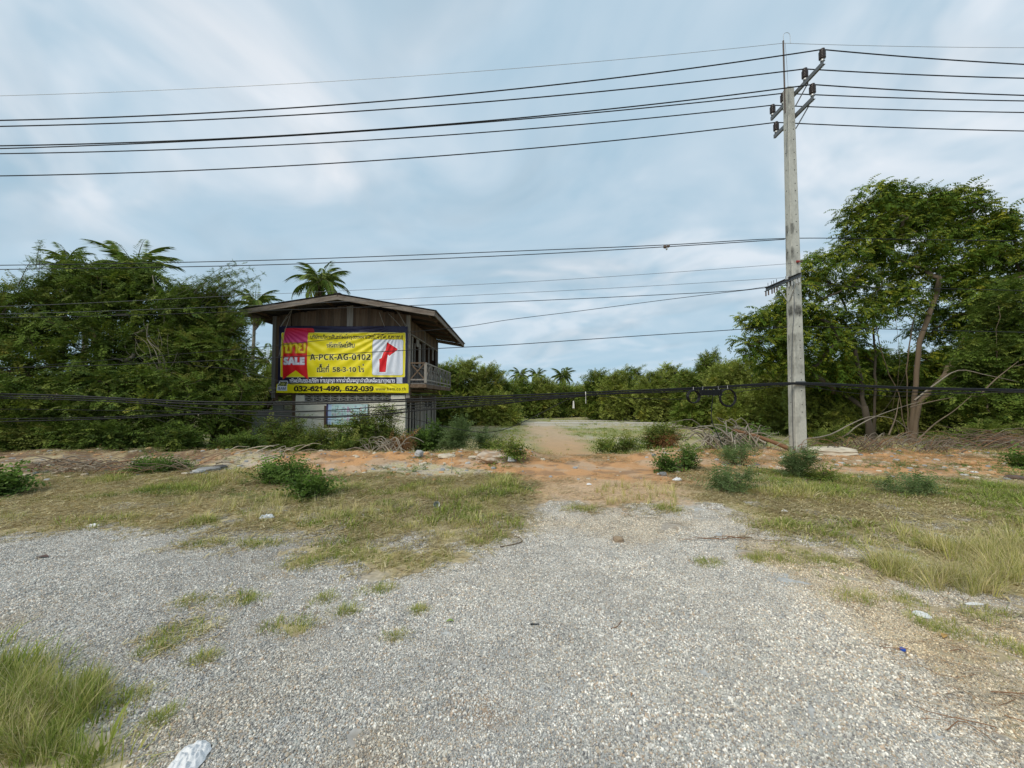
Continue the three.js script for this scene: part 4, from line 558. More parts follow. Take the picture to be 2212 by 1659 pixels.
{ // faded poster on the lower window
  const c = canvas(512, 280), g = c.getContext('2d'), R = rng(8); g.fillStyle = '#b9d3d6'; g.fillRect(0, 0, 512, 280); g.fillStyle = '#3a3560'; g.fillRect(0, 0, 22, 280); g.fillStyle = '#a9c2e2'; g.fillRect(22, 0, 40, 280);
  const hues = ['#6fa8a2', '#8fc2b4', '#5d9c94', '#7a9fb0', '#b48fae', '#a98aa8', '#9cc7b6', '#5a8b94', '#c69aa2', '#4f7f84'];
  for (let k = 0; k < 240; k++) { const col = Math.floor(R() * 14), x = 66 + col * 31, w = 6 + R() * 20; g.globalAlpha = 0.25 + 0.5 * R(); g.fillStyle = col > 5 && col < 8 ? hues[4 + Math.floor(R() * 2)] : col === 11 ? hues[8] : hues[Math.floor(R() * 10)]; g.fillRect(x + R() * 12, 12 + R() * 245, w, 6 + R() * 26); }
  g.globalAlpha = 0.8; g.fillStyle = '#22323a'; for (let k = 0; k < 26; k++) g.fillRect(60 + R() * 430, 20 + R() * 230, 4 + R() * 9, 4 + R() * 14); g.globalAlpha = 1;
  const p = thing('window_poster', 'faded blue-green printed poster sheet covering the lower window', 'poster', [-7.94, 0.46, HZ + 0.05]);
  const geo = new THREE.PlaneGeometry(1.76, 0.88, 40, 20); geo.translate(0.88, 0.44, 0); const a = geo.attributes.position; for (let i = 0; i < a.count; i++) a.setZ(i, 0.012 * Math.sin(a.getX(i) * 9 + a.getY(i) * 4) + 0.01 * Math.sin(a.getY(i) * 14)); geo.computeVertexNormals();
  mesh('printed_sheet', geo, new THREE.MeshStandardMaterial({ map: canvasTex(c), roughness: 0.6, side: THREE.DoubleSide }), p); box('batten', W_.grey[0], p, -0.02, 1.78, 0.86, 0.9, -0.045, -0.015);
  const q = thing('paper_sheet', 'torn white paper sheet with black ink stuck on the cream wall', 'paper', [-5.78, 0.42, HZ + 0.02]);
  const c2 = canvas(64, 64), g2 = c2.getContext('2d'); g2.fillStyle = '#dfe2e4'; g2.fillRect(0, 0, 64, 64); g2.fillStyle = '#1c1c1c'; g2.beginPath(); g2.arc(44, 20, 6, 0, 7); g2.fill(); g2.fillRect(34, 30, 16, 4); g2.strokeStyle = '#555'; g2.lineWidth = 3; g2.beginPath(); g2.arc(40, 56, 14, 3.3, 6); g2.stroke();
  const s = new THREE.Shape([[0, 0.05], [0.07, 0], [0.2, 0.06], [0.33, 0.01], [0.34, 0.26], [0.28, 0.38], [0.12, 0.42], [0.02, 0.3]].map((v) => new THREE.Vector2(...v))), pg = new THREE.ExtrudeGeometry(s, { depth: 0.004, bevelEnabled: false }); { const uv = pg.attributes.uv; for (let i = 0; i < uv.count; i++) uv.setXY(i, uv.getX(i) / 0.36, uv.getY(i) / 0.44); }
  mesh('sheet', pg, new THREE.MeshStandardMaterial({ map: canvasTex(c2), roughness: 0.7 }), q);
}

// ---------------------------------------------------------------- utility pole and its lines
const concTex = noiseTex(256, 1024, (u, v) => { const f = fbm(u * 30, v * 240, 3), s = step(0.46, 0.7, fbm(u * 3 + 8, v * 26 + 3, 5)) * (0.35 + 0.65 * step(0.45, 0.6, fbm(u * 2 + 1, v * 7, 3))), l = step(0.55, 0.8, fbm(u * 6, v * 90, 2)); const k = 0.86 + 0.24 * (f - 0.5) - 0.62 * s * (v < 0.62 ? 1 : 0.4) - 0.12 * l; return [k, k * 0.99, k * 0.95]; });
const concrete = new THREE.MeshStandardMaterial({ map: concTex, color: C(0.52, 0.515, 0.475), roughness: 0.9 });
const steel = new THREE.MeshStandardMaterial({ color: C(0.16, 0.165, 0.17), roughness: 0.55, metalness: 0.5 }), rusty = new THREE.MeshStandardMaterial({ color: C(0.13, 0.1, 0.085), roughness: 0.85 }), galv = new THREE.MeshStandardMaterial({ color: C(0.42, 0.42, 0.41), roughness: 0.5, metalness: 0.6 });
const porcelain = new THREE.MeshStandardMaterial({ color: C(0.035, 0.022, 0.018), roughness: 0.25 }), rubber = new THREE.MeshPhysicalMaterial({ color: C(0.01, 0.01, 0.011), roughness: 0.5, specularIntensity: 0.5 }), cableGrey = new THREE.MeshStandardMaterial({ color: C(0.09, 0.09, 0.1), roughness: 0.5 }), redPaint = new THREE.MeshStandardMaterial({ color: C(0.3, 0.03, 0.025), roughness: 0.5 });
const PD = 10.85, PX = 8.04, PTOP = 10.58;
const poleY = (py, d = PD, px = 1716) => at(px, py, d).y;
{
  const base = grd(PX, PD), g = thing('utility_pole', 'tall tapered concrete utility pole with two steel crossarms of dark insulators', 'utility pole', [PX, base.y - 0.05, -PD]), oy = base.y - 0.05, H = PTOP - oy;
  const mb = new MB(), prof = [], hw = 0.16, tw = 0.1; const ringAt = (y, w) => { const c = w * 0.16; return [[-w, w - c], [-w + c, w], [w - c, w], [w, w - c], [w, -w + c], [w - c, -w], [-w + c, -w], [-w, -w + c]].map(([x, z]) => [x, y, z]); };
  const n = 24; for (let s = 0; s < 8; s++) { const ids = []; for (let k = 0; k <= n; k++) { const y = H * k / n, w = mixN(hw, tw, k / n), r = ringAt(y, w), a = r[s], b = r[(s + 1) % 8], wide = s % 2 ? 0 : 0; const u0 = [0.02, 0.05, 0.45, 0.5, 0.55, 0.6, 0.9, 0.95][s], u1 = u0 + (s % 2 ? 0.42 : 0.04); ids.push([mb.vert(...a, null, u0, k / n), mb.vert(...b, null, u1, k / n)]); } for (let k = 0; k < n; k++) mb.quad(ids[k][0], ids[k][1], ids[k + 1][1], ids[k + 1][0]); }
  const r = ringAt(H, tw), c0 = mb.vert(0, H + 0.002, 0, null, 0.5, 0.5), cap = r.map((q) => mb.vert(...q, null, 0.5, 0.5)); for (let s = 0; s < 8; s++) mb.tri(c0, cap[s], cap[(s + 1) % 8]);
  mesh('shaft', mb.geo(), concrete, g);
  const holes = [], hg = (x, y, z, turn) => { const q = new THREE.CylinderGeometry(0.013, 0.013, 0.006, 8); q.rotateX(Math.PI / 2); if (turn) q.rotateY(Math.PI / 2); q.translate(x, y, z); holes.push(q); };
  for (let k = 0; k < 30; k++) { const y = 1.2 + k * 0.3 + (k % 3 === 1 ? -0.09 : 0), w = mixN(hw, tw, y / H); if (y > H - 0.3) break; hg(0.03, y, w + 0.001, false); if (k % 2) hg(-w - 0.001, y + 0.06, -0.02, true); }
  mesh('bolt_holes', mergeGeometries(holes), rubber, g);
  // crossarms run front to back; local z positive = towards the road
  const insul = (() => { const p = [[0, 0], [0.04, 0], [0.045, 0.05], [0.06, 0.06]]; for (let k = 0; k < 5; k++) { const y = 0.07 + k * 0.04; p.push([0.078, y], [0.08, y + 0.018], [0.058, y + 0.026]); } p.push([0.05, 0.28], [0.062, 0.29], [0.06, 0.32], [0.03, 0.335], [0, 0.335]); return new THREE.LatheGeometry(p.map(([x, y]) => new THREE.Vector2(x, y)), 16); })();
  const pinGeo = mergeGeometries([new THREE.CylinderGeometry(0.014, 0.014, 0.22, 8), new THREE.CylinderGeometry(0.045, 0.05, 0.05, 10).translate(0, 0.07, 0)]);
  const arm = (y, z0, z1, spots, x) => {
    const a = new THREE.Group(); a.name = 'crossarm'; g.add(a); const L = y - oy;
    box('channel', steel, a, x - 0.006, x + 0.004, L - 0.055, L + 0.055, z0, z1); box('flange', steel, a, x + 0.005, x + 0.05, L + 0.046, L + 0.055, z0, z1); box('flange', steel, a, x + 0.005, x + 0.05, L - 0.055, L - 0.046, z0, z1);
    for (const s of [-1, 1]) { const b = barGeo([x + 0.06, L - 0.05, s * 0.5], [tw + 0.012, L - 0.42, s * 0.09], 0.012, 0.035); mesh('brace', b, steel, a); }
    return spots.map((z) => { const ins = mesh('insulator', insul, porcelain, g, [x + 0.02, L + 0.075, z]); mesh('pin', pinGeo, galv, ins, [0, -0.05, 0]); return [PX + x + 0.02, y + 0.075 + 0.32, -PD + z]; });
  };
  const A = arm(10.4, -0.96, 1.1, [1.04, 0.44, -0.42, -0.89], 0.125), B = arm(9.75, -0.85, 0.74, [0.68, -0.76], 0.13);
  // spike with the earth wire
  box('spike', rusty, g, -0.125, -0.095, H - 0.7, H + 1.46, -0.02, 0.012); mesh('spike_loop', new THREE.TubeGeometry(new THREE.CatmullRomCurve3([V(-0.1, H + 1.42, 0), V(-0.1, H + 1.64, 0), V(-0.02, H + 1.7, 0), V(0.07, H + 1.67, 0), V(0.09, H + 1.38, 0)]), 16, 0.006, 5), galv, g);
  mesh('earth_wire_drop', new THREE.TubeGeometry(new THREE.CatmullRomCurve3([V(-0.07, H + 1.35, 0.02), V(-0.05, H + 0.3, 0.05), V(-0.1, H - 0.3, 0.12), V(-0.13, H - 2, 0.02)]), 20, 0.005, 4), steel, g);
  // lower crossarm with clevis hooks, spool, strut
  const ly = 4.96 - oy, lw = mixN(hw, tw, ly / H), lx = -lw - 0.02, la = new THREE.Group(); la.name = 'crossarm'; g.add(la);
  for (const y of [0.054, -0.054]) mesh('flange', barGeo([lx - 0.03, ly + y, 0.5], [lx - 0.03, ly + y, -0.97], 0.06, 0.008), steel, la); mesh('channel', barGeo([lx, ly, 0.5], [lx, ly, -0.97], 0.008, 0.1), steel, la);
  mesh('strut', barGeo([lx - 0.02, ly - 0.06, -0.4], [lx, ly - 0.62, -0.02], 0.03, 0.01), galv, la); mesh('strut', barGeo([lx - 0.02, ly - 0.06, 0.4], [lx, ly - 0.62, 0.02], 0.03, 0.01), galv, la);
  const clevis = mergeGeometries([boxGeo(-0.025, -0.018, -0.14, 0, -0.015, 0.015), boxGeo(0.018, 0.025, -0.14, 0, -0.015, 0.015), boxGeo(-0.025, 0.025, -0.147, -0.14, -0.015, 0.015), new THREE.CylinderGeometry(0.016, 0.016, 0.05, 8).rotateZ(1.57).translate(0, -0.08, 0)]);
  for (const z of [-0.94, -0.82, -0.66, -0.56, -0.44, 0.05, 0.18, 0.36, 0.45]) { const m = mesh('clevis', clevis, z < -0.3 ? rusty : galv, la, [lx - 0.02, ly - 0.058, z]); m.rotation.y = 0.8; if (z < -0.4 && z > -0.9) mesh('bolt', new THREE.CylinderGeometry(0.008, 0.008, 0.14, 6), steel, la, [lx - 0.03, ly + 0.1, z]); }
  mesh('spool', new THREE.CylinderGeometry(0.05, 0.05, 0.1, 12), galv, g, [-lw - 0.06, ly + 0.06, 0.02]); mesh('spool', new THREE.CylinderGeometry(0.03, 0.03, 0.07, 10).rotateZ(1.57), redPaint, g, [0.02, poleY(569) - oy, lw + 0.03]); mesh('spool', new THREE.CylinderGeometry(0.025, 0.025, 0.05, 10).rotateZ(1.57), rusty, g, [lw * 0.9, poleY(569) - oy, lw + 0.03]);
  mesh('band', barGeo([-0.14, poleY(826) - oy, 0.165], [0.14, poleY(826) - oy, 0.165], 0.012, 0.05), steel, g);
  mesh('riser_cable', new THREE.TubeGeometry(new THREE.CatmullRomCurve3([V(-0.13, 5.4 - 0.6, 0.17), V(-0.15, 4.2, 0.2), V(-0.17, 3.0, 0.1), V(-0.17, 1.2, 0.05), V(-0.17, 0.05, 0.05)]), 24, 0.009, 5), cableGrey, g);
  // conductors: parabolas through three picture points in the plane of the line
  const planL = (d0) => (px, py) => { const [rx, ry] = ray(px, py), k = 0.012, d = (d0 - k * (PX)) / (1 - k * rx); return V(rx * d, EYE + ry * d, -d); };
  const planR = (d0) => (px, py) => { const [rx, ry] = ray(px, py), d = d0; return V(rx * d, EYE + ry * d, -d); };
  const fit = (p, a, b, xEnd, n) => { const f = (x) => { const L = (i, j, k) => (x - j.x) * (x - k.x) / ((i.x - j.x) * (i.x - k.x)); return p.y * L(p, a, b) + a.y * L(a, p, b) + b.y * L(b, p, a); }; const zf = (x) => mixN(p.z, b.z, (x - p.x) / (b.x - p.x)), out = []; for (let k = 0; k <= n; k++) { const x = mixN(p.x, xEnd, k / n); out.push(V(x, f(x), zf(x))); } return out; };
  const line = (name, label, pts, r, mat, cat = 'cable', group) => { const o = pts[0].clone(), m = mesh(name, new MB().tube(pts.map((q) => q.clone().sub(o)), pts.map(() => r), 6).geo(true), mat, null, [o.x, o.y, o.z]); return tag(m, label, cat, group); };
  const conductor = (attach, mid, left, right, r, mat, label) => {
    const p = V(...attach), a = planL(-p.z)(1097, mid), b = planL(-p.z)(0, left), L = fit(p, a, b, -26, 60).reverse(), e = planR(-p.z + 0.15)(2212, right), R2 = []; for (let k = 1; k <= 24; k++) { const t = k / 24 * 1.9; R2.push(V(mixN(p.x, e.x, t), mixN(p.y, e.y, t) + 0.12 * t * (t - 1), mixN(p.z, e.z, t))); }
    return line('power_line', label, [...L, ...R2], r, mat, 'power line');
  };
  conductor([PX - 0.11, H + oy + 1.38, -PD], 149, 207, 103, 0.006, galv, 'thin bare earth wire strung from the spike on the pole top');
  conductor(A[0], 194, 260, 139, 0.016, rubber, 'black power line on the road-side end insulator of the upper crossarm');
  conductor(A[1], 216, 273, 169, 0.016, rubber, 'black power line on the upper crossarm insulator between road-side end and pole');
  conductor(B[0], 257, 315, 206, 0.016, rubber, 'black power line on the road-side insulator of the middle crossarm');
  conductor(A[2], 260, 321, 218, 0.016, rubber, 'black power line on the upper crossarm insulator just behind the pole');
  conductor(A[3], 282, 332, 243, 0.016, rubber, 'black power line on the far end insulator of the upper crossarm');
  conductor(B[1], 325, 380, 283, 0.016, rubber, 'black power line on the far insulator of the middle crossarm');
  const wireTo = (label, list, r, mat, d0 = PD + 0.14, cat = 'cable', group, name = 'overhead_cable') => line(name, label, (() => { const c = new THREE.CatmullRomCurve3(list.map(([x, y, d]) => planL(d ?? d0)(x, y)), false, 'centripetal'); return c.getPoints(70); })(), r, mat, cat, group);
  const w1 = wireTo('upper of two black cables meeting below the middle of the pole', [[-420, 576], [0, 573], [545, 563], [1097, 543], [1440, 529], [1700, 515], [1950, 517], [2500, 526]], 0.011, rubber);
  const clampAt = planL(PD + 0.14)(1440, 533), cl = thing('cable_clamp', 'small brown two-lobed clamp hanging on the paired black cables', 'clamp', [clampAt.x, clampAt.y, clampAt.z]);
  mesh('clamp_body', mergeGeometries([new THREE.SphereGeometry(0.05, 10, 8).translate(-0.05, 0, 0), new THREE.SphereGeometry(0.045, 10, 8).translate(0.05, 0.02, 0), new THREE.CylinderGeometry(0.02, 0.02, 0.14, 8).rotateZ(1.57)]), rusty, cl); mesh('clamp_tail', new THREE.SphereGeometry(0.028, 8, 6).scale(1, 1.5, 1), galv, cl, [0, -0.06, 0]);
  wireTo('lower of two black cables meeting below the middle of the pole', [[-420, 586], [0, 582], [545, 573], [1097, 552], [1440, 533], [1695, 517]], 0.011, rubber);
  wireTo('thin grey wire tied at the red spool on the pole', [[-420, 668], [0, 662], [545, 637], [1097, 611], [1400, 592], [1712, 569]], 0.005, cableGrey, PD - 0.15);
  wireTo('thin grey wire tied at the grey spool just above the lower crossarm', [[-420, 680], [0, 678], [545, 660], [1097, 634], [1400, 618], [1694, 600]], 0.005, cableGrey, PD - 0.05);
  wireTo('black service cable running level from the lower crossarm across the house roof', [[-420, 690], [0, 686], [250, 682], [600, 670], [860, 661], [1097, 652], [1400, 638], [1600, 627], [1684, 617], [1950, 622], [2500, 634]], 0.009, rubber, PD + 0.6);
  wireTo('black service cable dropping in front of the banner top', [[-420, 815], [0, 796], [250, 776], [560, 750], [760, 728], [1000, 706], [1097, 691], [1250, 672], [1450, 646], [1600, 628], [1680, 619]], 0.008, rubber, PD + 0.75);
  wireTo('black cable crossing the banner middle and entering the big tree', [[-420, 800], [0, 795], [300, 786], [600, 772], [960, 752], [1097, 745], [1300, 731], [1500, 718], [1716, 706], [1950, 712], [2500, 724]], 0.01, rubber, PD + 0.17);
  wireTo('thin drop cable slanting down across the banner foot', [[420, 790], [520, 800], [570, 814], [640, 832], [760, 845], [900, 852], [1000, 856]], 0.007, rubber, PD);
  // bundle of communication cables, tied together near the pole and fanning out to the left
  const T = [[1716, 827], [1940, 836], [2212, 842], [2600, 850]];
  const bundle = [
    ['uppermost heavy cable of the low black bundle', [[-420, 843], [0, 851], [150, 855], [435, 868], [700, 868], [900, 862], [1060, 856], [1265, 848], [1500, 838], ...T], 0.022],
    ['second heavy cable lying under the uppermost one in the bundle', [[-420, 846], [0, 856], [200, 861], [435, 873], [650, 873], [900, 866], [1100, 859], [1265, 852], [1500, 841], [1716, 829], [1940, 839], [2212, 845], [2600, 853]], 0.02],
    ['cable sagging below the bundle between tie and house wall', [[-420, 862], [0, 860], [250, 868], [520, 887], [580, 889], [700, 887], [860, 876], [1000, 868], [1120, 860], [1265, 853], [1500, 845], [1600, 838], [1716, 830], [1940, 846], [2212, 848], [2600, 856]], 0.014],
    ['cable of the bundle bending low over the faded poster', [[-420, 918], [0, 905], [200, 902], [435, 893], [560, 896], [700, 900], [800, 893], [900, 880], [1000, 872], [1150, 862], [1265, 854]], 0.012],
    ['lower heavy cable tied beside the grey annex wall', [[-420, 926], [0, 911], [250, 904], [480, 893], [570, 897], [700, 902], [830, 894], [930, 884], [1050, 874], [1180, 862], [1265, 855]], 0.016],
    ['thin cable hanging in a loop under the annex wall', [[300, 868], [420, 888], [490, 897], [540, 912], [590, 913], [640, 903], [700, 906], [760, 907], [830, 897], [900, 888], [980, 881], [1060, 876], [1140, 866], [1265, 856]], 0.008],
    ['slack cable dipping to the weeds right of the house', [[835, 896], [890, 905], [960, 921], [1020, 932], [1062, 933], [1100, 924], [1150, 902], [1200, 876], [1240, 858], [1265, 854]], 0.009],
    ['thin lashed cable sagging beneath the bundle behind the pole', [[1716, 829], [1790, 842], [1850, 850], [1930, 856], [2050, 851], [2212, 846], [2600, 856]], 0.008],
    ['thin cable sagging beneath the bundle before the coils', [[1265, 854], [1330, 858], [1420, 862], [1500, 861], [1560, 852], [1640, 840], [1716, 830]], 0.008],
    ['straight thin cable above the low bundle at the left trees', [[-420, 896], [0, 884], [200, 886], [435, 889], [650, 890], [900, 884], [1100, 866], [1265, 851]], 0.007],
  ];
  bundle.forEach(([label, pts, rad], i) => wireTo(label, pts, rad, rubber, PD - 0.2 - 0.012 * i, 'cable', null, 'communication_cable'));
  const pt = planL(PD - 0.26), tieMat = new THREE.MeshStandardMaterial({ color: C(0.62, 0.6, 0.55), roughness: 0.7 });
  const tie = (px, py, label) => { const q = pt(px, py), t = thing('cable_tie', label, 'cable tie', [q.x, q.y, q.z]); mesh('strap', new THREE.TorusGeometry(0.055, 0.011, 6, 14).rotateY(1.4), tieMat, t); mesh('strap_tail', new THREE.CylinderGeometry(0.007, 0.009, 0.22, 5), tieMat, t, [0.0, -0.15, 0.02]); };
  tie(1265, 851, 'pale strap tying the low black cable bundle together');
  const rag = (() => { const q = pt(1238, 866), t = thing('rag_strip', 'black and white rag strip hanging from the low cable bundle', 'rag', [q.x, q.y, q.z]); mesh('cord', new THREE.CylinderGeometry(0.006, 0.006, 0.1, 5), rubber, t, [0, 0.04, 0]); mesh('cloth', new THREE.CylinderGeometry(0.018, 0.03, 0.2, 7, 4).scale(1, 1, 0.5), tieMat, t, [0.012, -0.1, 0]); })();
  const coil = (px, py, rx, ry, turn, label) => { const q = planL(PD - 0.42)(px, py), t = thing('cable_coil', label, 'cable coil', [q.x, q.y, q.z], turn), R = rng(px); for (let k = 0; k < 6; k++) { const m = mesh('winding', new THREE.TorusGeometry(rx + (R() - 0.5) * 0.03, 0.0125, 6, 40), rubber, t, [(R() - 0.5) * 0.012, (R() - 0.5) * 0.015, (k - 2.5) * 0.012]); m.scale.y = ry / rx; m.rotation.z = (R() - 0.5) * 0.1; } for (const a of [0.2, 1.57, 3.0, 4.8]) mesh('band', new THREE.CylinderGeometry(0.018, 0.018, 0.03, 8).rotateZ(a), a === 1.57 ? tieMat : cableGrey, t, [Math.cos(a) * rx, Math.sin(a) * ry, 0]).rotation.x = 0; mesh('hanger', new THREE.CylinderGeometry(0.006, 0.006, 0.12, 5), tieMat, t, [0, ry + 0.04, 0]); };
  coil(1572, 859, 0.215, 0.225, 0.1, 'larger round coil of black cable hung beside the pole'); coil(1498, 857, 0.19, 0.165, 0.35, 'smaller tilted coil of black cable beside the splice box');
  { const q = planL(PD - 0.4)(1535, 848), t = thing('splice_box', 'black ribbed cable splice box hung under the bundle', 'splice box', [q.x, q.y, q.z], -0.1); const s = [boxGeo(-0.25, 0.25, -0.075, 0.075, -0.05, 0.05)]; for (let k = 0; k < 5; k++) s.push(boxGeo(-0.24, 0.24, -0.06 + k * 0.028, -0.048 + k * 0.028, 0.05, 0.062)); for (const e of [-1, 1]) s.push(boxGeo(e * 0.262 - 0.012, e * 0.262 + 0.012, -0.09, 0.09, -0.06, 0.066)); mesh('casing', mergeGeometries(s), rubber, t); for (let k = 0; k < 8; k++) mesh('bolt', new THREE.CylinderGeometry(0.009, 0.009, 0.02, 6), galv, t, [-0.22 + (k % 4) * 0.147, k < 4 ? 0.083 : -0.083, 0.03]); for (const e of [-0.2, 0.2]) mesh('hanger', new THREE.CylinderGeometry(0.006, 0.006, 0.1, 5), galv, t, [e, 0.12, 0]); }
  { const foot = onGround(1700, 1018), P = (x, y, d) => at(x, y, d), pts = [planL(PD - 0.36)(1540, 856), P(1537, 885, 10.45), P(1537, 905, 10.4), P(1553, 945, 10.2), P(1568, 978, 9.9)]; const e1 = onGround(1590, 1001), e2 = onGround(1640, 1013); e1.y += 0.03; e2.y += 0.015; foot.y += 0.012; const c = new THREE.CatmullRomCurve3([...pts, e1, e2, foot]).getPoints(50); line('loose_cable', 'loose black cable hanging from the splice box and trailing onto the soil', c, 0.012, rubber); }
}

// ---------------------------------------------------------------- trees and palms
const stemTo = (...pts) => pts.map(([px, py, d]) => at(px, py, d));
{
  const G = 'feathery trees left of the house';
  const L = (seed, bx, d, label, lobes, extra = {}) => { const b0 = at(bx, 960, d), base = grd(b0.x, d); const topY = Math.max(...lobes.map((l) => l[0].y)); makeTree('feathery_tree', label, { seed, base, stems: [[base, V(base.x + 0.15, base.y + 1.1, base.z), V(base.x + 0.1, topY - 0.2, base.z - 0.2)], [base.clone().add(V(0.2, 0, 0.1)), V(base.x + 0.7, base.y + 1.2, base.z + 0.2), V(base.x + 1.2, (base.y + topY) / 2 + 0.4, base.z)]], r: 0.11, lobes, clump: [CL.feather[0], seed % 3 ? CL.feather[1] : CL.featherLight[0]], bark: bark.brown, group: G, scale: 1.0, limbs: 0.2, ...extra }); };
  L(101, -170, 12.5, 'feathery green tree beyond the tree with frond-like top shoots', [lobe(-170, 700, 140, 100, 13, 150), lobe(-160, 860, 150, 100, 12, 150)]);
  L(102, 40, 12.3, 'wide feathery tree whose thin crown tips show pinkish shoots', [lobe(30, 690, 110, 75, 13, 200), lobe(10, 790, 120, 90, 12.3, 150), lobe(50, 880, 125, 75, 11.6, 130)], { shoots: [[at(50, 645, 13), V(0.9, 0.9, 0), 9], [at(0, 640, 13), V(0.2, 0.9, 0), 5]] });
  L(103, 185, 13, 'tall feathery tree under the leaning palm fronds', [lobe(195, 645, 85, 80, 14, 200), lobe(270, 610, 60, 50, 14.6, 100), lobe(170, 750, 110, 90, 13, 150), lobe(195, 870, 120, 90, 12, 150)], { shoots: [[at(150, 590, 14), V(0.1, 0.8, 0), 5]] });
  L(104, 330, 13.6, 'feathery tree with bare pale limbs showing in its middle', [lobe(310, 655, 100, 70, 14.4, 150), lobe(390, 700, 80, 70, 14, 150), lobe(310, 780, 90, 80, 13.8, 170), lobe(330, 875, 105, 80, 12.4, 140)], { bark: bark.pale, limbs: 0.32, shoots: [[at(400, 650, 14), V(1.5, 0.9, 0), 16]] });
  L(105, 455, 14, 'feathery tree with wind-swept shoots reaching towards the house roof', [lobe(430, 690, 80, 60, 14.6, 160), lobe(380, 790, 70, 70, 13.6, 130), lobe(455, 780, 80, 85, 14, 210), lobe(440, 870, 90, 75, 13, 130)], { shoots: [[at(440, 655, 14.4), V(1.5, 0.8, 0), 26], [at(480, 710, 14.2), V(1.1, 0.5, 0), 16], [at(470, 780, 14), V(0.9, 0.5, 0), 12]] });
  L(106, 515, 15, 'small dense feathery tree closest to the house wall', [lobe(490, 735, 30, 50, 15.2, 60), lobe(502, 820, 34, 70, 14.8, 110), lobe(495, 890, 40, 55, 14, 90)], { scale: 0.85 });
  // bare limbs in front of the fourth tree
  const g = thing('bare_branches', 'web of thin bare pale branches in the feathery trees', 'branches', [0, 0, 0]), R = rng(66), o = at(350, 940, 12.9); g.position.copy(o);
  for (let k = 0; k < 22; k++) { const e = k < 15 ? at(290 + 130 * R(), 690 + 90 * R(), 12.4 + 0.5 * R()) : at(360 + 90 * R(), 800 + 50 * R(), 12 + 0.4 * R()), s = at(335 + 40 * R(), 830 + 30 * R(), 12.8), m = s.clone().lerp(e, 0.55).add(V((R() - 0.5) * 0.5, (R() - 0.5) * 0.3, (R() - 0.5) * 0.3)), m2 = s.clone().lerp(e, 0.8).add(V((R() - 0.5) * 0.35, (R() - 0.5) * 0.25, 0)); const q = new THREE.CatmullRomCurve3((k < 3 ? [o.clone(), s, m, m2, e] : [s, m, m2, e]).map((v) => v.sub(o))).getPoints(14), r = 0.011 + 0.012 * R(); mesh('branch', new MB().tube(q, q.map((_, i) => r * (1 - i / 18)), 5).geo(true), bark.pale, g); }
}
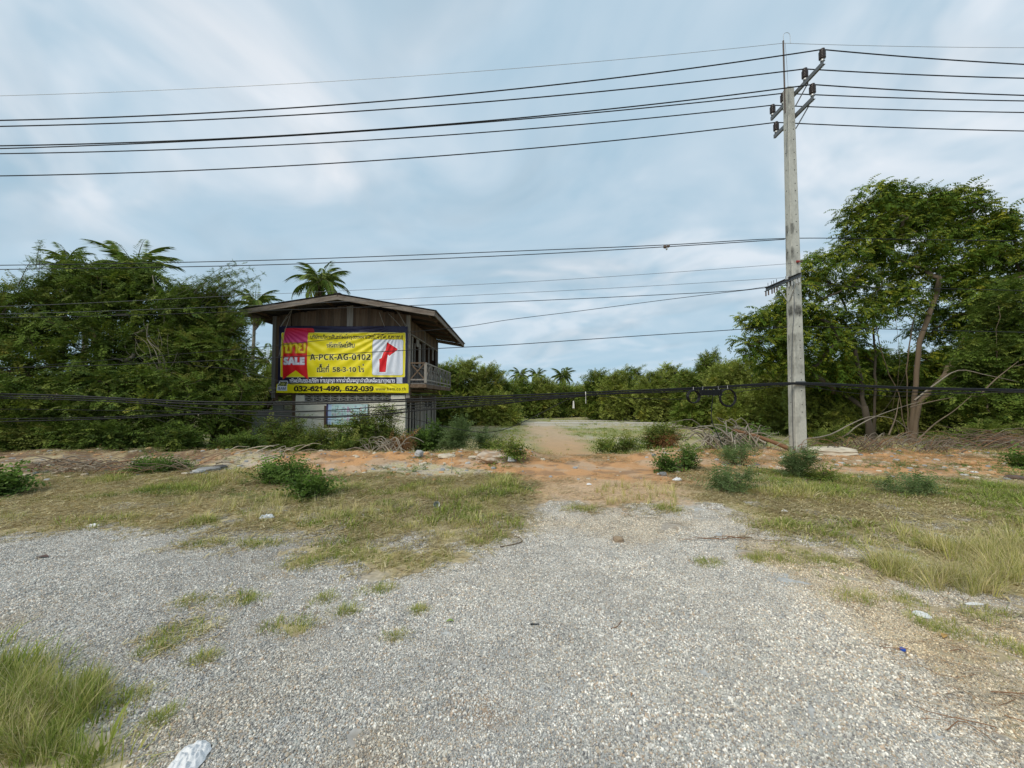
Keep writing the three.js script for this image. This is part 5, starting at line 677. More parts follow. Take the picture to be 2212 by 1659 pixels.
{ // the big tree right of the pole: two stem groups
  const b1 = onGround(1890, 953), b2 = onGround(1962, 955), d1 = -b1.z, d2 = -b2.z;
  const P = (x, y, d = d1) => at(x, y, d);
  const rl = (x, y, a, b, n, dd = 0) => lobe(x, y, a, b, d1 + dd, n);
  makeTree('spreading_tree', 'spreading tree with dark leaning stems just behind the pole', { seed: 201, base: b1, stems: [[b1, P(1895, 900), P(1930, 860), P(1960, 800), P(1965, 740)], [b1.clone().add(V(-0.15, 0, 0.05)), P(1868, 880), P(1855, 800), P(1840, 720)], [b1.clone().add(V(0.1, 0, -0.2)), P(1892, 830), P(1890, 740), P(1880, 640)]], r: 0.14, bark: bark.dark, clump: CL.rain, scale: 1.0, limbs: 0.16, yellow: 0.13,
    lobes: [rl(1640, 690, 48, 24, 34), rl(1655, 742, 62, 30, 56), rl(1745, 735, 70, 50, 100), rl(1735, 655, 56, 56, 70), rl(1800, 590, 70, 62, 85), rl(1830, 690, 75, 48, 70), rl(1870, 520, 50, 40, 55), rl(1900, 610, 70, 45, 50, 0.8), rl(1780, 800, 70, 30, 40, 0.5), rl(1850, 760, 50, 36, 36, 0.8), rl(1690, 690, 40, 40, 40), rl(1700, 790, 60, 26, 40, 0.4), rl(1830, 830, 60, 30, 36, 1.0)] });
  makeTree('spreading_tree', 'spreading tree with a pale upright trunk and the highest crown', { seed: 202, base: b2, stems: [[b2, P(1962, 890, d2), P(1958, 800, d2), P(1970, 710, d2), P(1985, 640, d2)], [b2.clone().add(V(-0.1, 0, 0.1)), P(1940, 850, d2), P(1905, 770, d2), P(1890, 690, d2)], [b2.clone().add(V(0.12, 0, 0.05)), P(1985, 870, d2), P(2040, 810, d2), P(2080, 730, d2)], [b2.clone().add(V(-0.3, 0, -0.1)), P(1930, 880, d2), P(1945, 780, d2), P(1935, 690, d2)], [b2.clone().add(V(0.2, 0, -0.1)), P(1975, 860, d2), P(1988, 740, d2), P(2020, 640, d2)]], r: 0.11, bark: bark.brown, clump: CL.rain, scale: 1.0, limbs: 0.16, yellow: 0.1,
    lobes: [rl(1890, 425, 36, 36, 40), rl(1870, 465, 55, 32, 45), rl(1945, 415, 30, 26, 24), rl(1990, 455, 55, 45, 75), rl(2060, 435, 48, 38, 52), rl(2110, 480, 55, 40, 62), rl(2165, 500, 45, 40, 50), rl(1960, 545, 75, 50, 65), rl(2060, 540, 80, 58, 85), rl(2150, 590, 65, 60, 70), rl(2080, 630, 70, 40, 60), rl(2200, 540, 60, 60, 60, -0.5), rl(2010, 600, 60, 40, 24), rl(2180, 660, 50, 50, 50), rl(2000, 700, 60, 34, 26, 1), rl(2060, 700, 50, 40, 40, 0.6), rl(1930, 650, 50, 40, 40), rl(1940, 480, 50, 40, 50), rl(2060, 780, 60, 36, 40, 0.5), rl(1985, 790, 50, 30, 26, 1.2), rl(2120, 690, 50, 40, 40)] });
  const b3 = grd(at(2190, 930, 14).x, 14);
  makeTree('fine_leaved_tree', 'dense fine-leaved tree beyond the pale trunk and brush heap', { seed: 203, base: b3, stems: [[b3, P(2170, 860, 14), P(2150, 760, 14), P(2160, 660, 14)], [b3, P(2210, 850, 14), P(2230, 720, 14)]], r: 0.14, bark: bark.brown, clump: CL.feather, scale: 1.1, limbs: 0.2, lobes: [lobe(2190, 680, 65, 80, 14.6, 150), lobe(2150, 780, 75, 60, 14.4, 150), lobe(2230, 800, 90, 80, 14, 180), lobe(2110, 850, 70, 40, 14.6, 80), lobe(2200, 890, 70, 40, 13.6, 90), lobe(2380, 720, 130, 120, 15, 160)] });
  // bare arching limbs around the trunks
  const g = thing('bare_branches', 'bare arching limbs leaning between the big tree trunks', 'branches', [0, 0, 0]), o = onGround(1985, 950); g.position.copy(o);
  for (const pts of [[[1830, 940, 13.6], [1845, 925, 13.6], [1880, 905, 13.7], [1930, 885, 14], [1985, 868, 14.2]], [[1985, 948, 13.6], [2020, 915, 13.6], [2060, 888, 13.6], [2098, 855, 13.6]], [[1720, 950, 12.9], [1790, 940, 13], [1840, 915, 13], [1880, 900, 13], [1930, 905, 13.1], [1965, 930, 13.2]], [[1975, 865, 13.2], [2020, 830, 13.3], [2070, 800, 13.3], [2130, 810, 13.3], [2200, 825, 13.3]], [[2120, 850, 13], [2150, 820, 13], [2200, 780, 13]], [[1965, 880, 13.3], [2010, 868, 13.3], [2060, 858, 13.3]], [[1920, 940, 13.2], [1935, 900, 13.4], [1942, 860, 13.5]]]) { const q = new THREE.CatmullRomCurve3(pts.map((p) => at(...p).sub(o))).getPoints(14); mesh('branch', new MB().tube(q, q.map((_, i) => 0.027 - 0.0014 * i), 6).geo(true), pts.length > 4 ? bark.pale : bark.brown, g); }
}
const palmAt = (label, bx, tx, ty, d, size, n, seed, o) => { const t = at(tx, ty, d), b = grd(at(bx, 900, d).x, d); return makePalm(label, b, t, size, n, seed, o); };
palmAt('coconut palm rising highest out of the feathery trees', 270, 292, 585, 19, 0.72, 22, 31, { wind: 0.4 });
palmAt('coconut palm with a long frond arching over the feathery trees', 165, 190, 620, 18, 0.7, 16, 32, { wind: 0.9 });
palmAt('young palm top poking out of the far left crown', 120, 146, 562, 20, 0.4, 14, 33);
palmAt('coconut palm whose crown shows over the house roof ridge', 690, 693, 612, 29, 0.88, 26, 34, { wind: 0.5, nuts: true });
palmAt('slender coconut palm beside the left roof corner', 536, 550, 658, 25, 0.6, 22, 35, { dry: 4, wind: 0.2 });
palmAt('short young palm below the slender palm', 575, 578, 782, 30, 0.75, 14, 36);
palmAt('distant coconut palm over the lot, one of a close pair', 1122, 1124, 812, 58, 0.7, 18, 37, { group: 'close pair of distant palms' });
palmAt('distant coconut palm over the lot, one of a close pair', 1158, 1160, 812, 60, 0.65, 18, 38, { group: 'close pair of distant palms' });
palmAt('distant coconut palm standing alone against the sky', 1214, 1215, 814, 58, 0.8, 22, 39);
palmAt('small distant palm half sunk in the tree line', 1288, 1288, 838, 56, 0.4, 14, 40);
{ // tree line behind the lot
  const T = [[600, 790, 24, 55, 'light'], [555, 835, 22, 40, 'dark'], [640, 800, 30, 60, 'light'], [955, 790, 30, 50, 'dark'], [1005, 780, 31, 60, 'light'], [1052, 798, 32, 44, 'light'], [1085, 826, 34, 30, 'dark'], [1126, 820, 40, 30, 'dark'], [1166, 818, 41, 34, 'light'], [1205, 836, 43, 32, 'dark'], [1248, 840, 44, 30, 'light'], [1290, 806, 38, 34, 'dark'], [1325, 812, 36, 30, 'light'], [1362, 798, 38, 38, 'dark'], [1405, 812, 34, 34, 'light'], [1440, 794, 36, 36, 'light'], [1485, 806, 31, 34, 'dark'], [1530, 760, 34, 30, 'dark'], [1560, 790, 29, 40, 'light'], [1605, 778, 27, 46, 'light'], [1660, 800, 23, 42, 'light'], [1700, 790, 24, 44, 'dark'], [1745, 800, 21, 48, 'light'], [1820, 770, 23, 56, 'light'], [1890, 765, 23, 52, 'dark'], [1960, 770, 22, 56, 'light'], [2050, 750, 21, 60, 'dark'], [2140, 730, 20, 60, 'light'], [1770, 780, 26, 50, 'dark'], [880, 800, 29, 50, 'dark'], [800, 800, 31, 60, 'light'], [1510, 862, 27, 40, 'dark'], [1585, 855, 24, 40, 'light'], [1080, 862, 30, 36, 'light']];
  const words = { light: 'light green bushy tree in the tree line behind the lot', dark: 'dark green bushy tree in the tree line behind the lot' };
  const own = { 600: 'light green tree seen through the gap under the house overhang', 555: 'dark low tree between the slender palm and the annex', 1005: 'tall light green tree right behind the balcony', 1052: 'light green tree sloping down from the tall one behind the balcony', 1126: 'dark tree under the close pair of distant palms', 1205: 'dark tree under the lone distant palm', 1510: 'low dark bush in front of the pointed tree', 1585: 'low light green bush behind the cable coils', 1080: 'low light bush behind the feathery sapling', 1530: 'dark pointed tree rising above the tree line behind the cable coils', 1605: 'light green tree behind the dead branch pile', 1700: 'dark tree directly behind the pole', 1890: 'dark tree filling the gap between the leaning stems', 1960: 'light green tree behind the pale upright trunk', 2140: 'light green tree behind the fine-leaved tree', 955: 'dark tree hidden partly by the balcony' };
  T.forEach(([px, ty, d, w, kind], i) => {
    const R = rng(300 + i), t = at(px, ty, d), b = grd(t.x, d), H = t.y - b.y, rw = w * d / F;
    const jit = () => 0.7 + 0.6 * R();
    makeTree('bushy_tree', own[px] ?? words[kind], { seed: 300 + i, base: b, shoots: [[V(b.x, b.y + H * 0.85, b.z + 0.3), V(rw * 0.5, H * 0.14, 0), 7], [V(b.x - rw * 0.5, b.y + H * 0.72, b.z + 0.4), V(-rw * 0.3, H * 0.16, 0), 6], [V(b.x + rw * 0.5, b.y + H * 0.7, b.z + 0.4), V(rw * 0.3, H * 0.2, 0), 6]], stems: [[b, V(b.x + 0.2, b.y + H * 0.4, b.z), V(b.x, b.y + H * 0.75, b.z)]], r: 0.1, bark: bark.brown, clump: kind === 'light' ? CL.bush : CL.bushDark, scale: 1.0, limbs: 0.08, group: kind + ' trees of the tree line', yellow: 0.1,
      lobes: [[V(b.x + rw * 0.3 * (R() - 0.5), b.y + H * 0.68, b.z), rw * 0.62 * jit(), H * 0.32, rw * 0.6, 100], [V(b.x - rw * 0.5 * jit(), b.y + H * (0.3 + 0.28 * R()), b.z + 1.2 * R()), rw * 0.5 * jit(), H * 0.26 * jit(), rw * 0.5, 80], [V(b.x + rw * 0.5 * jit(), b.y + H * (0.3 + 0.28 * R()), b.z + 1.2 * R()), rw * 0.5 * jit(), H * 0.26 * jit(), rw * 0.5, 80], [V(b.x, b.y + H * 0.2, b.z + rw * 0.5), rw, H * 0.24, rw * 0.5, 100]] });
  });
  const R = rng(77), M = [], K = []; for (let k = 0; k < 5200; k++) { const a = (R() - 0.5) * 2.5, d = 62 + 45 * R(), x = Math.sin(a) * d * 1.1, z = Math.max(46, Math.cos(a) * d), h = (1.6 + 2.6 * fbm(x * 0.08, z * 0.08, 3)) * Math.pow(R(), 0.6); M.push(M4(V(x, height(x, z) + h, -z), 2.4 + 1.6 * R(), R() * 6.28)); const b = 0.7 + 0.5 * R(); K.push(C(b, b, b)); }
  tag(instanced('distant_woods', CL.bushDark[0], leafMat, M, K), 'distant dark woods closing the lot', 'woods', null, 'stuff');
}
// ---------------------------------------------------------------- shrubs and weeds
{
  const S = (seed, px, py, w, h, clump, n, label, o = {}) => { const p = o.d ? grd(at(px, py, o.d).x, o.d) : onGround(px, py), s = -p.z / F; return makeShrub(o.name ?? 'shrub', label, { seed, p, w: w * s, h: h * s, clump, n, ...o }); };
  S(401, 610, 968, 66, 82, CL.roundLight, 150, 'leafy shrub before the grey annex wall', { d: 13.2, bare: 5 });
  S(435, 655, 972, 46, 56, CL.roundLight, 90, 'leafy shrub between annex wall and poster', { d: 12.9, bare: 4 });
  S(436, 760, 975, 44, 50, CL.round, 80, 'dark leafy shrub below the poster right half', { d: 12.7, bare: 3 });
  S(402, 700, 975, 56, 62, CL.roundLight, 120, 'low leafy shrub under the left end of the poster', { d: 12.8, bare: 4 });
  S(403, 812, 985, 70, 104, CL.roundLight, 250, 'tall light green shrub covering the poster corner', { d: 12.6, bare: 4 });
  S(404, 862, 985, 34, 46, CL.rust, 50, 'rusty brown withering shrub at the house corner', { d: 12, bare: 10, bark: bark.rust });
  S(405, 925, 975, 52, 62, CL.round, 110, 'dark leafy shrub under the balcony', { d: 13.4 });
  S(406, 985, 978, 44, 72, CL.blue, 110, 'blue-green feathery shrub right of the house', { d: 13.0 });
  S(407, 1044, 968, 22, 52, CL.blue, 30, 'thin feathery sapling between house and boulder', { d: 13.6 });
  S(408, 1075, 972, 34, 34, CL.roundLight, 40, 'low yellow-green weeds behind the boulder', { d: 12.4 });
  S(409, 1108, 990, 20, 30, CL.roundLight, 22, 'small weed beside the boulder', {});
  S(410, 614, 1044, 74, 36, CL.round, 64, 'broad-leaved weed clump on the verge in front of the bank', { name: 'weed_clump', category: 'weed', scale: 0.68 });
  S(411, 672, 1074, 28, 22, CL.round, 26, 'smaller broad-leaved weed clump beside the larger one', { name: 'weed_clump', category: 'weed' });
  S(412, 345, 1018, 66, 14, CL.round, 60, 'low creeping weed patch before the brown brush', { name: 'weed_clump', category: 'weed', dz: 0.5, scale: 0.7 });
  S(413, -6, 1070, 34, 30, CL.round, 50, 'bright green bush at the verge edge below the feathery trees', {});
  S(414, 1420, 978, 52, 58, CL.roundLight, 120, 'round green shrub standing alone on the lot edge', { d: 12.2, bare: 6 });
  S(415, 1440, 978, 26, 26, CL.rust, 40, 'rusty twiggy undergrowth beneath the round green shrub', { d: 11.8, bare: 14, bark: bark.rust });
  S(416, 1340, 985, 54, 30, CL.roundLight, 60, 'low weedy strip beside the dirt track', { d: 11.6 });
  S(417, 1482, 1012, 26, 52, CL.round, 32, 'leaning leafy weed growing on the soil bank', { lean: 0.12, bare: 5, scale: 0.65 });
  S(418, 1444, 1018, 24, 22, CL.round, 22, 'small leafy weed next to the leaning one', {});
  S(419, 1578, 1060, 50, 32, CL.blue, 30, 'blue-green feathery weed on the right verge', { scale: 0.7 });
  S(420, 1592, 1004, 36, 40, CL.blue, 30, 'feathery weed where the loose cable touches the soil', { scale: 0.75 });
  S(421, 1720, 1030, 32, 54, CL.blue, 70, 'bushy green shrub hugging the pole foot', { scale: 0.62, bare: 5 });
  S(422, 1768, 1036, 38, 18, CL.roundLight, 26, 'low weed right of the pole foot', { scale: 0.65 });
  S(423, 1962, 1066, 56, 20, CL.blue, 30, 'flat feathery bush on the right verge', { scale: 0.65 });
  S(424, 1600, 968, 62, 34, CL.round, 70, 'green undergrowth below the dead branch pile', { d: 12.2 });
  S(425, 1790, 950, 40, 46, CL.roundLight, 60, 'shrub before the dark leaning stems', { d: 14 });
  S(426, 2060, 930, 70, 40, CL.roundLight, 90, 'undergrowth between pale trunk and brush heap', { d: 14.5 });
  S(427, 2140, 925, 60, 52, CL.featherLight, 80, 'bright green sapling before the fine-leaved tree', { d: 13.2 });
  S(428, 515, 968, 46, 30, CL.feather, 70, 'grey-green ground brush at the foot of the feathery trees', { d: 11.8, bare: 10 });
  S(429, 60, 975, 90, 60, CL.featherLight, 110, 'drooping foliage skirt below the wide feathery tree', { d: 10.9, dz: 0.5 });
  S(430, 220, 985, 90, 62, CL.feather, 110, 'drooping foliage skirt below the tall feathery tree', { d: 11.0, dz: 0.5 });
  S(431, 380, 985, 80, 50, CL.feather, 90, 'dark foliage skirt below the pale-limbed tree', { d: 11.4, dz: 0.5, bare: 8 });
  S(432, 760, 988, 36, 30, CL.roundLight, 46, 'yellow-green weed below the poster middle', { d: 11.8 });
  S(433, 2212, 1012, 20, 22, CL.round, 26, 'small dark weed at the right end of the bank', {});
  S(434, -140, 1010, 110, 60, CL.round, 90, 'dark bush at the foot of the outermost feathery tree', { d: 10.6 });
}
{ // small weeds and seedlings sprawling over verge and bank
  const R = rng(515), sets = [[CL.round[0], 'small broad-leaved weeds sprawling over the verge', []], [CL.roundLight[0], 'light green seedlings scattered along the soil bank', []], [CL.blue[0], 'feathery seedlings between the verge grasses', []], [CL.rust[0], 'withered brown weeds along the soil bank', []]];
  for (let k = 0; k < 3600; k++) { const d = 6 + 6.5 * R(), x = (R() * 2 - 1) * 14, n = fbm(x * 0.8 + 33, d * 1.1, 4); if (pathMask(x, d, 0.8) > 0.3 || n < 0.5 || R() > (n - 0.47) * 6) continue; const v = R() < 0.4 ? 0 : R() < 0.5 ? 1 : R() < 0.6 ? 2 : 3; sets[v][2].push(M4(grd(x, d), V(0.25 + 0.5 * R() ** 2, 0.12 + 0.4 * R() ** 2, 0.25 + 0.5 * R() ** 2), R() * 6.28)); }
  for (const [geo, label, m] of sets) tag(instanced('ground_weeds', geo, leafMat, m, m.map((_, i) => C(0.8 + 0.4 * hash(i, 1), 0.8 + 0.4 * hash(i, 1), 0.8 + 0.4 * hash(i, 1)))), label, 'weeds', null, 'stuff');
}
// ---------------------------------------------------------------- dead wood, stones, rubbish
function pile(name, label, category, centre, o) {
  const R = rng(o.seed), g = thing(name, label, category, [centre.x, centre.y, centre.z]);
  for (let k = 0; k < o.n; k++) {
    const a = o.dir + (R() - 0.5) * o.fan + (R() < 0.3 ? Math.PI : 0), L = o.len * (0.5 + 0.8 * R()), s = V((R() - 0.5) * o.w, 0, (R() - 0.5) * o.dz); s.y = height(centre.x + s.x, -(centre.z + s.z)) - centre.y + 0.02 + R() * o.h * 0.4;
    const e = s.clone().add(V(Math.cos(a) * L, (R() - 0.15) * o.rise, Math.sin(a) * L * 0.5)), m = s.clone().lerp(e, 0.5).add(V((R() - 0.5) * 0.2, o.arch * (0.3 + R()), (R() - 0.5) * 0.2)), m2 = s.clone().lerp(e, 0.8).add(V((R() - 0.5) * 0.15, o.arch * 0.6 * R(), 0)); const floor = height(centre.x + e.x, -(centre.z + e.z)) - centre.y + 0.01; if (e.y < floor) e.y = floor;
    const q = new THREE.CatmullRomCurve3([s, m, m2, e]).getPoints(8), r = o.r * (0.4 + 0.9 * R() ** 2); mesh('branch', new MB().tube(q, q.map((_, i) => r * (1 - i / 11)), 5).geo(true), o.mats[Math.floor(R() * o.mats.length)], g);
  }
  return g;
}
pile('branch_pile', 'heap of bleached dead branches left of the pole', 'dead branches', onGround(1645, 990).add(V(0, 0, -1.2)), { seed: 1, n: 75, dir: 2.7, fan: 1.9, len: 1.15, w: 1.7, dz: 0.9, h: 0.45, rise: 1.0, arch: 0.3, r: 0.024, mats: [bark.dead, bark.grey, bark.grey, bark.pale] });
{ const a = at(1582, 928, 11.3), b = at(1712, 972, 11.0), g = thing('fallen_limb', 'thick brown fallen limb lying across the dead branch pile', 'log', [b.x, b.y, b.z]), q = [V(0, 0, 0), b.clone().lerp(a, 0.5).sub(b).add(V(0, 0.05, 0)), a.clone().sub(b)]; mesh('log', new MB().tube(new THREE.CatmullRomCurve3(q).getPoints(10), Array.from({ length: 11 }, (_, i) => 0.065 - 0.002 * i), 8).geo(true), bark.rust, g); }
pile('brush_heap', 'tangled brown brush heap before the pale trunk', 'brush', onGround(1990, 985).add(V(0, 0, -0.5)), { seed: 2, n: 130, dir: 0, fan: 1.6, len: 0.8, w: 2.6, dz: 0.8, h: 0.4, rise: 0.35, arch: 0.22, r: 0.012, mats: [bark.rust, bark.brown, bark.pale] });
pile('brush_heap', 'long brown brush heap running along the bank beyond the tangled one', 'brush', onGround(2165, 978).add(V(0.6, 0, -0.5)), { seed: 3, n: 140, dir: 0.3, fan: 1.0, len: 1.4, w: 3.0, dz: 1.0, h: 0.5, rise: 0.6, arch: 0.15, r: 0.013, mats: [bark.rust, bark.brown, bark.pale, bark.brown] });
pile('brush_heap', 'low thorny brush around the pale stone slab', 'brush', onGround(1830, 985).add(V(0, 0, -0.6)), { seed: 4, n: 70, dir: 0.4, fan: 2.4, len: 0.7, w: 2.4, dz: 0.7, h: 0.2, rise: 0.5, arch: 0.1, r: 0.01, mats: [bark.dark, bark.brown, bark.rust] });
pile('brush_heap', 'brown dead brush under the feathery trees', 'brush', onGround(190, 1030).add(V(0, 0, -0.5)), { seed: 5, n: 130, dir: 0.2, fan: 1.2, len: 1.0, w: 4.2, dz: 1.0, h: 0.25, rise: 0.25, arch: 0.08, r: 0.013, mats: [bark.rust, bark.brown, bark.brown, bark.pale] });
pile('branch_pile', 'pale twisted branches in front of the house corner shrubs', 'dead branches', grd(at(830, 990, 11.3).x, 11.3), { seed: 6, n: 46, dir: 1.2, fan: 2.6, len: 0.75, w: 1.2, dz: 0.5, h: 0.3, rise: 0.5, arch: 0.2, r: 0.016, mats: [bark.grey, bark.dead, bark.pale] });
pile('branch_pile', 'few pale sticks lying before the annex wall shrubs', 'dead branches', onGround(560, 990), { seed: 7, n: 16, dir: 0.2, fan: 1.6, len: 0.7, w: 1.6, dz: 0.6, h: 0.2, rise: 0.35, arch: 0.1, r: 0.016, mats: [bark.grey, bark.dead] });
pile('fallen_twigs', 'brown fallen palm twigs on the gravel near the right verge', 'twigs', onGround(1590, 1168), { seed: 8, n: 9, dir: 2.9, fan: 0.35, len: 0.5, w: 0.5, dz: 0.12, h: 0.02, rise: 0.02, arch: 0.01, r: 0.007, mats: [bark.rust, bark.brown] });
pile('fallen_twigs', 'dry stalks along the gravel edge in the foreground', 'twigs', onGround(2080, 1530), { seed: 9, n: 34, dir: 0.75, fan: 0.5, len: 0.35, w: 0.7, dz: 0.6, h: 0.01, rise: 0.01, arch: 0.006, r: 0.0028, mats: [bark.rust, bark.dead, bark.dead] });
pile('fallen_twigs', 'dry straw stalks strewn above the bottle cap', 'twigs', onGround(2010, 1420), { seed: 19, n: 30, dir: 0.6, fan: 1.2, len: 0.2, w: 0.5, dz: 0.35, h: 0.01, rise: 0.012, arch: 0.006, r: 0.0022, mats: [bark.rust, bark.dead, bark.dead] });
pile('fallen_twigs', 'broken stems fallen at the left brush edge', 'twigs', onGround(115, 1020).add(V(0, 0.05, 0.1)), { seed: 10, n: 12, dir: 0.5, fan: 2.6, len: 0.5, w: 0.8, dz: 0.3, h: 0.15, rise: 0.2, arch: 0.05, r: 0.022, mats: [bark.rust, bark.dead] });
const stoneMat = new THREE.MeshStandardMaterial({ vertexColors: true, roughness: 0.95 });
function stoneGeo(seed, sx, sy, sz, tones, layered = 0, detail = 4) {
  const g = new THREE.IcosahedronGeometry(1, detail), p = g.attributes.position, col = new Float32Array(p.count * 3), o = seed * 7.3;
  for (let i = 0; i < p.count; i++) { const v = V(p.getX(i), p.getY(i), p.getZ(i)), n = fbm(v.x * 1.3 + o, v.y * 1.6 + v.z * 1.1, 4, v.z * 1.3 + o), e = fbm(v.x * 4 + o, v.y * 5, 3, v.z * 4); const L = layered ? 0.14 * (fbm(v.x * 0.6 + o, v.y * 9, 2) - 0.5) : 0; const b = 0.68 + 0.55 * n + 0.14 * (e - 0.5) + L; const sq = 1 / Math.max(0.78, Math.pow(Math.abs(v.x) ** 3 + Math.abs(v.y) ** 3 + Math.abs(v.z) ** 3, 1 / 3)); v.multiplyScalar(b * sq); p.setXYZ(i, v.x * sx, v.y * sy, v.z * sz); const t = tones[Math.floor(clamp(fbm(v.x * 2 + o, v.y * 6 + 4, 3) * 1.5 - 0.25, 0, 0.999) * tones.length)], k = 0.85 + 0.3 * e; col.set([t[0] * k, t[1] * k, t[2] * k], i * 3); }
  g.setAttribute('color', new THREE.BufferAttribute(col, 3)); g.computeVertexNormals(); return g;
}
const ROCK = [[0.42, 0.33, 0.25], [0.5, 0.42, 0.33], [0.38, 0.25, 0.15], [0.3, 0.22, 0.16]], GREYS = [[0.33, 0.33, 0.33], [0.42, 0.41, 0.39], [0.26, 0.27, 0.28]], SAND = [[0.5, 0.43, 0.33], [0.56, 0.49, 0.38], [0.44, 0.37, 0.28]], OCHRE = [[0.46, 0.26, 0.12], [0.4, 0.22, 0.1], [0.5, 0.3, 0.15]];
const stone = (name, label, px, py, w, h, dz, tones, seed, o = {}) => { const p = o.p ?? onGround(px, py), s = -p.z / F; const m = mesh(name, stoneGeo(seed, w * s, h * s, dz, tones, o.layered, o.detail ?? 3), stoneMat, null, [p.x, p.y + h * s * (o.sink ?? 0.55), p.z]); m.rotation.y = o.turn ?? 0; return tag(m, label, o.category ?? 'stone', o.group); };
stone('boulder', 'large layered tan boulder on the soil bank beside the track', 1068, 998, 36, 15, 0.3, ROCK, 1, { layered: 1, detail: 6, category: 'boulder' });
stone('stone_slab', 'pale flat stone slab lying right of the pole', 1812, 984, 54, 10, 0.35, SAND, 2, { p: onGround(1815, 985).add(V(0, 0, -0.4)), layered: 1, detail: 5, category: 'stone slab', turn: -0.1 });
stone('concrete_rubble', 'jagged grey rubble lump at the left end of the rubble row', 905, 985, 9, 8, 0.1, GREYS, 3, { category: 'rubble' });
stone('concrete_rubble', 'flat pale rubble piece on the bank crest', 965, 988, 20, 4.5, 0.15, SAND, 4, { category: 'rubble' });
stone('concrete_rubble', 'small pale rubble piece between flat piece and boulder', 1022, 990, 11, 3.5, 0.1, SAND, 5, { category: 'rubble' });
stone('asphalt_chunk', 'dark grey broken asphalt chunk beside the weeds', 428, 1022, 13, 5, 0.14, GREYS, 6, { category: 'asphalt', detail: 3 });
stone('asphalt_chunk', 'largest flat asphalt chunk of the broken group', 452, 1016, 22, 4.5, 0.16, GREYS.map((c) => c.map((v) => v * 0.7)), 7, { category: 'asphalt' });
stone('asphalt_chunk', 'blackish asphalt chunk at the soil side of the group', 476, 1012, 12, 5, 0.12, GREYS.map((c) => c.map((v) => v * 0.3)), 8, { category: 'asphalt' });
stone('loose_stone', 'brown rounded stone lying alone on the gravel', 1336, 1170, 11, 6.5, 0.06, [[0.3, 0.22, 0.14], [0.26, 0.19, 0.13]], 9);
stone('loose_stone', 'dark stone on the orange soil near the track', 1432, 1027, 8, 5, 0.06, GREYS.map((c) => c.map((v) => v * 0.5)), 10);
stone('soil_clod', 'ochre soil clod pushed up on the right bank', 2090, 1003, 16, 6, 0.15, OCHRE, 11, { category: 'soil clod' });
stone('loose_stone', 'dark lump at the right end of the verge', 2195, 1034, 14, 5, 0.14, [[0.12, 0.08, 0.06], [0.1, 0.08, 0.07]], 12);
stone('loose_stone', 'pale brick fragment on the left verge', 400, 1025, 7, 3, 0.05, SAND, 13);
{ const R = rng(91), M = [], K = []; const g = stoneGeo(40, 1, 0.6, 0.8, [[1, 1, 1]], 0, 1); for (let k = 0; k < 4200; k++) { const x = (R() * 2 - 1) * 13.5, d = 7.4 + 4.2 * R(), t = R() < 0.55 ? OCHRE[k % 3] : R() < 0.5 ? GREYS[k % 3] : SAND[k % 3]; if (pathMask(x, d) > 0.5 && R() < 0.8) continue; M.push(M4(grd(x, d), 0.012 + 0.06 * R() ** 4, R() * 6.28)); K.push(C(...t)); } tag(instanced('soil_crumbs', g, stoneMat, M, K), 'small clods and stones strewn over the soil bank', 'soil crumbs', null, 'stuff'); }
// slabs of an old floor across the lot
{ const slabMat = new THREE.MeshStandardMaterial({ map: plasterTex, color: C(0.56, 0.53, 0.48), roughness: 0.95 }); [[1.8, 9, 31.2, 32.4], [9.2, 17, 30.6, 31.8], [-4.5, -1.4, 30.2, 31.0], [3.5, 13.5, 34.6, 35.2], [-3, -1.2, 33.2, 33.8]].forEach(([x0, x1, d0, d1], k) => { const y = Math.max(height(x0, d0), height(x1, d1), height((x0 + x1) / 2, d0)) + 0.05, m = box('concrete_strip', slabMat, null, x0, x1, y - 0.25, y + (k % 2) * 0.03, -d1, -d0); tag(m, ['pale concrete strip beside the track across the lot', 'pale concrete strip continuing towards the shrubs', 'short concrete strip behind the feathery sapling', 'narrow concrete strip nearest the tree line', 'narrow short concrete strip left of the track end'][k], 'concrete strip'); }); }
// rubbish
const plasticW = new THREE.MeshPhysicalMaterial({ color: C(0.78, 0.78, 0.79), roughness: 0.5, transmission: 0.15, thickness: 0, side: THREE.DoubleSide });
function crumple(name, label, px, py, w, dz, hgt, seed, mat = plasticW, category = 'litter') {
  const p = onGround(px, py), n = 34, mb = new MB(); for (let j = 0; j <= n; j++) for (let i = 0; i <= n; i++) { const u = i / n * 2 - 1, v = j / n * 2 - 1, a = Math.atan2(v, u), R = Math.max(Math.abs(u), Math.abs(v)), edge = 0.75 + 0.5 * fbm(Math.cos(a) * 1.5 + seed, Math.sin(a) * 1.5, 3), rr2 = Math.hypot(u, v) > 0 ? R * edge : 0, x = Math.cos(a) * rr2 * w, z = Math.sin(a) * rr2 * dz, f = Math.abs(fbm(x / w * 2.6 + seed, z / dz * 2.6, 4) - 0.5) * 2, f2 = Math.abs(fbm(x / w * 7 + seed, z / dz * 4, 2) - 0.5); mb.vert(x, 0.004 + hgt * (1 - R ** 3) * (0.35 + 0.9 * f) + hgt * 0.5 * f2 * (1 - R ** 4) , z); }
  for (let j = 0; j < n; j++) for (let i = 0; i < n; i++) { const a = j * (n + 1) + i; mb.quad(a, a + n + 1, a + n + 2, a + 1); }
  return tag(mesh(name, mb.geo(true), mat, null, [p.x, p.y + 0.006, p.z]), label, category);
}
crumple('plastic_bag', 'crumpled white cloth-like plastic bag beside the tall grass', 405, 1652, 0.075, 0.1, 0.04, 3);
crumple('plastic_bag', 'white plastic bag caught against the boulder', 1103, 997, 0.09, 0.07, 0.14, 5);
crumple('paper_scrap', 'white paper scrap on the gravelly right fringe', 1992, 1331, 0.05, 0.05, 0.02, 7);
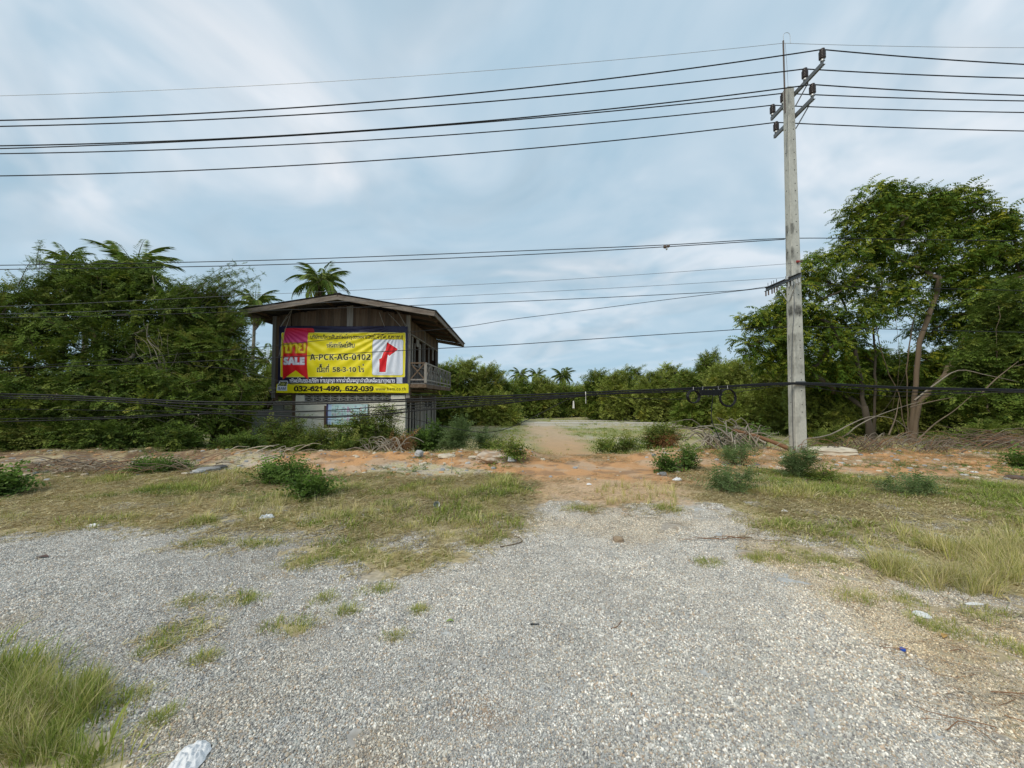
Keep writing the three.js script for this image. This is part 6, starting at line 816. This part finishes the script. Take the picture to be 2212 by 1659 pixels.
crumple('paper_scrap', 'thin white strip lying below the tall dry grass', 2105, 1308, 0.07, 0.02, 0.008, 8);
crumple('plastic_bag', 'pinkish crumpled wrapper at the edge of the tall dry grass', 1905, 1216, 0.07, 0.05, 0.04, 9, new THREE.MeshStandardMaterial({ color: C(0.55, 0.5, 0.53), roughness: 0.4, side: THREE.DoubleSide }));
crumple('plastic_bag', 'clear grey plastic sheet in the left verge grass', 575, 1119, 0.1, 0.07, 0.05, 10, new THREE.MeshStandardMaterial({ color: C(0.5, 0.53, 0.56), roughness: 0.3, side: THREE.DoubleSide }));
crumple('paper_scrap', 'bright white scrap at the left gravel edge', 200, 1138, 0.08, 0.04, 0.03, 11);
crumple('paper_scrap', 'white scrap lying by the dark stone near the track', 1462, 1038, 0.09, 0.05, 0.05, 12);
crumple('paper_scrap', 'white scrap on the right verge grass', 1695, 1106, 0.05, 0.03, 0.02, 14);
crumple('paper_scrap', 'white scrap on the right orange soil', 2105, 1021, 0.07, 0.05, 0.02, 15);
crumple('paper_scrap', 'white scrap in the brush under the dead branches', 1690, 990, 0.07, 0.05, 0.03, 16);
crumple('paper_scrap', 'small white scrap in the straw grass by the track', 1272, 1048, 0.05, 0.03, 0.03, 17);
{ const p = onGround(940, 1097), c = thing('plastic_cup', 'clear plastic cup lying in the left verge grass', 'cup', [p.x, p.y + 0.035, p.z], 0.4); const cup = mesh('cup_wall', new THREE.LatheGeometry([[0.028, 0], [0.03, 0.004], [0.043, 0.11], [0.046, 0.112]].map((v) => new THREE.Vector2(...v)), 18).rotateX(1.2), new THREE.MeshStandardMaterial({ color: C(0.6, 0.62, 0.62), roughness: 0.25, side: THREE.DoubleSide }), c); mesh('cup_base', new THREE.CylinderGeometry(0.028, 0.028, 0.003, 18).rotateX(1.2), cup.material, c); }
{ const p = onGround(1950, 1409), m = mesh('bottle_cap', new THREE.LatheGeometry([[0, 0.012], [0.012, 0.012], [0.0145, 0.0105], [0.0155, 0], [0.014, 0], [0.013, 0.009], [0, 0.01]].map((v) => new THREE.Vector2(...v)), 20), new THREE.MeshStandardMaterial({ color: C(0.015, 0.075, 0.42), roughness: 0.4, side: THREE.DoubleSide }), null, [p.x, p.y + 0.012, p.z]); tag(m, 'blue plastic bottle cap lying on the gravel', 'bottle cap'); }
{ const leafShape = (L, W) => { const mb = new MB(), n = 8; for (let k = 0; k <= n; k++) { const t = k / n, w = W * Math.sin(Math.PI * t) ** 0.7, y = 0.012 * Math.sin(t * 3.1); mb.vert(L * (t - 0.5), y, -w); mb.vert(L * (t - 0.5), y - 0.006, 0); mb.vert(L * (t - 0.5), y, w); } for (let k = 0; k < n; k++) for (const c of [0, 1]) mb.quad(k * 3 + c, k * 3 + c + 1, k * 3 + c + 4, k * 3 + c + 3); return mb.geo(true); };
  const dl = (px, py, c, L, turn, label) => { const p = onGround(px, py), m = mesh('fallen_leaf', leafShape(L, L * 0.22), new THREE.MeshStandardMaterial({ color: C(...c), roughness: 0.8, side: THREE.DoubleSide }), null, [p.x, p.y + 0.014, p.z]); m.rotation.y = turn; return tag(m, label, 'leaf'); };
  dl(972, 1347, [0.2, 0.28, 0.06], 0.055, 0.1, 'green fallen leaf on the gravel'); dl(415, 1447, [0.55, 0.5, 0.06], 0.022, 0.3, 'tiny yellow petal on the gravel by the grass patch'); dl(2040, 1380, [0.45, 0.27, 0.08], 0.07, 0.6, 'curled orange-brown dry leaf beside the right grass tuft'); dl(92, 1206, [0.1, 0.06, 0.05], 0.12, 0, 'dark dry leaf on the pale left gravel'); dl(1365, 1510, [0.32, 0.16, 0.07], 0.025, 0.9, 'reddish dry leaf on the open gravel');
  const stick = (pts, r, mat, label) => { const q = pts.map(([x, y]) => onGround(x, y).add(V(0, r + 0.006, 0))), o = q[0].clone(); const c = new THREE.CatmullRomCurve3(q.map((v) => v.sub(o))).getPoints(10); tag(mesh('twig', new MB().tube(c, c.map((_, i) => r * (1 - i / 22)), 6).geo(true), mat, null, [o.x, o.y, o.z]), label, 'twig'); };
  stick([[1320, 1362], [1332, 1358], [1342, 1346]], 0.0035, bark.rust, 'curved brown twig on the open gravel'); stick([[1146, 1352], [1164, 1353]], 0.005, rubber, 'short black stick on the open gravel'); stick([[1080, 1184], [1110, 1179], [1128, 1172], [1122, 1164], [1108, 1160]], 0.007, bark.brown, 'hooked brown twig at the left verge corner'); stick([[975, 1022], [976, 990]].map(([x, y]) => [x, y]), 0.008, bark.dead, 'straight pale stick lying on the bank below the rubble');
}
renderer.render(scene, camera);
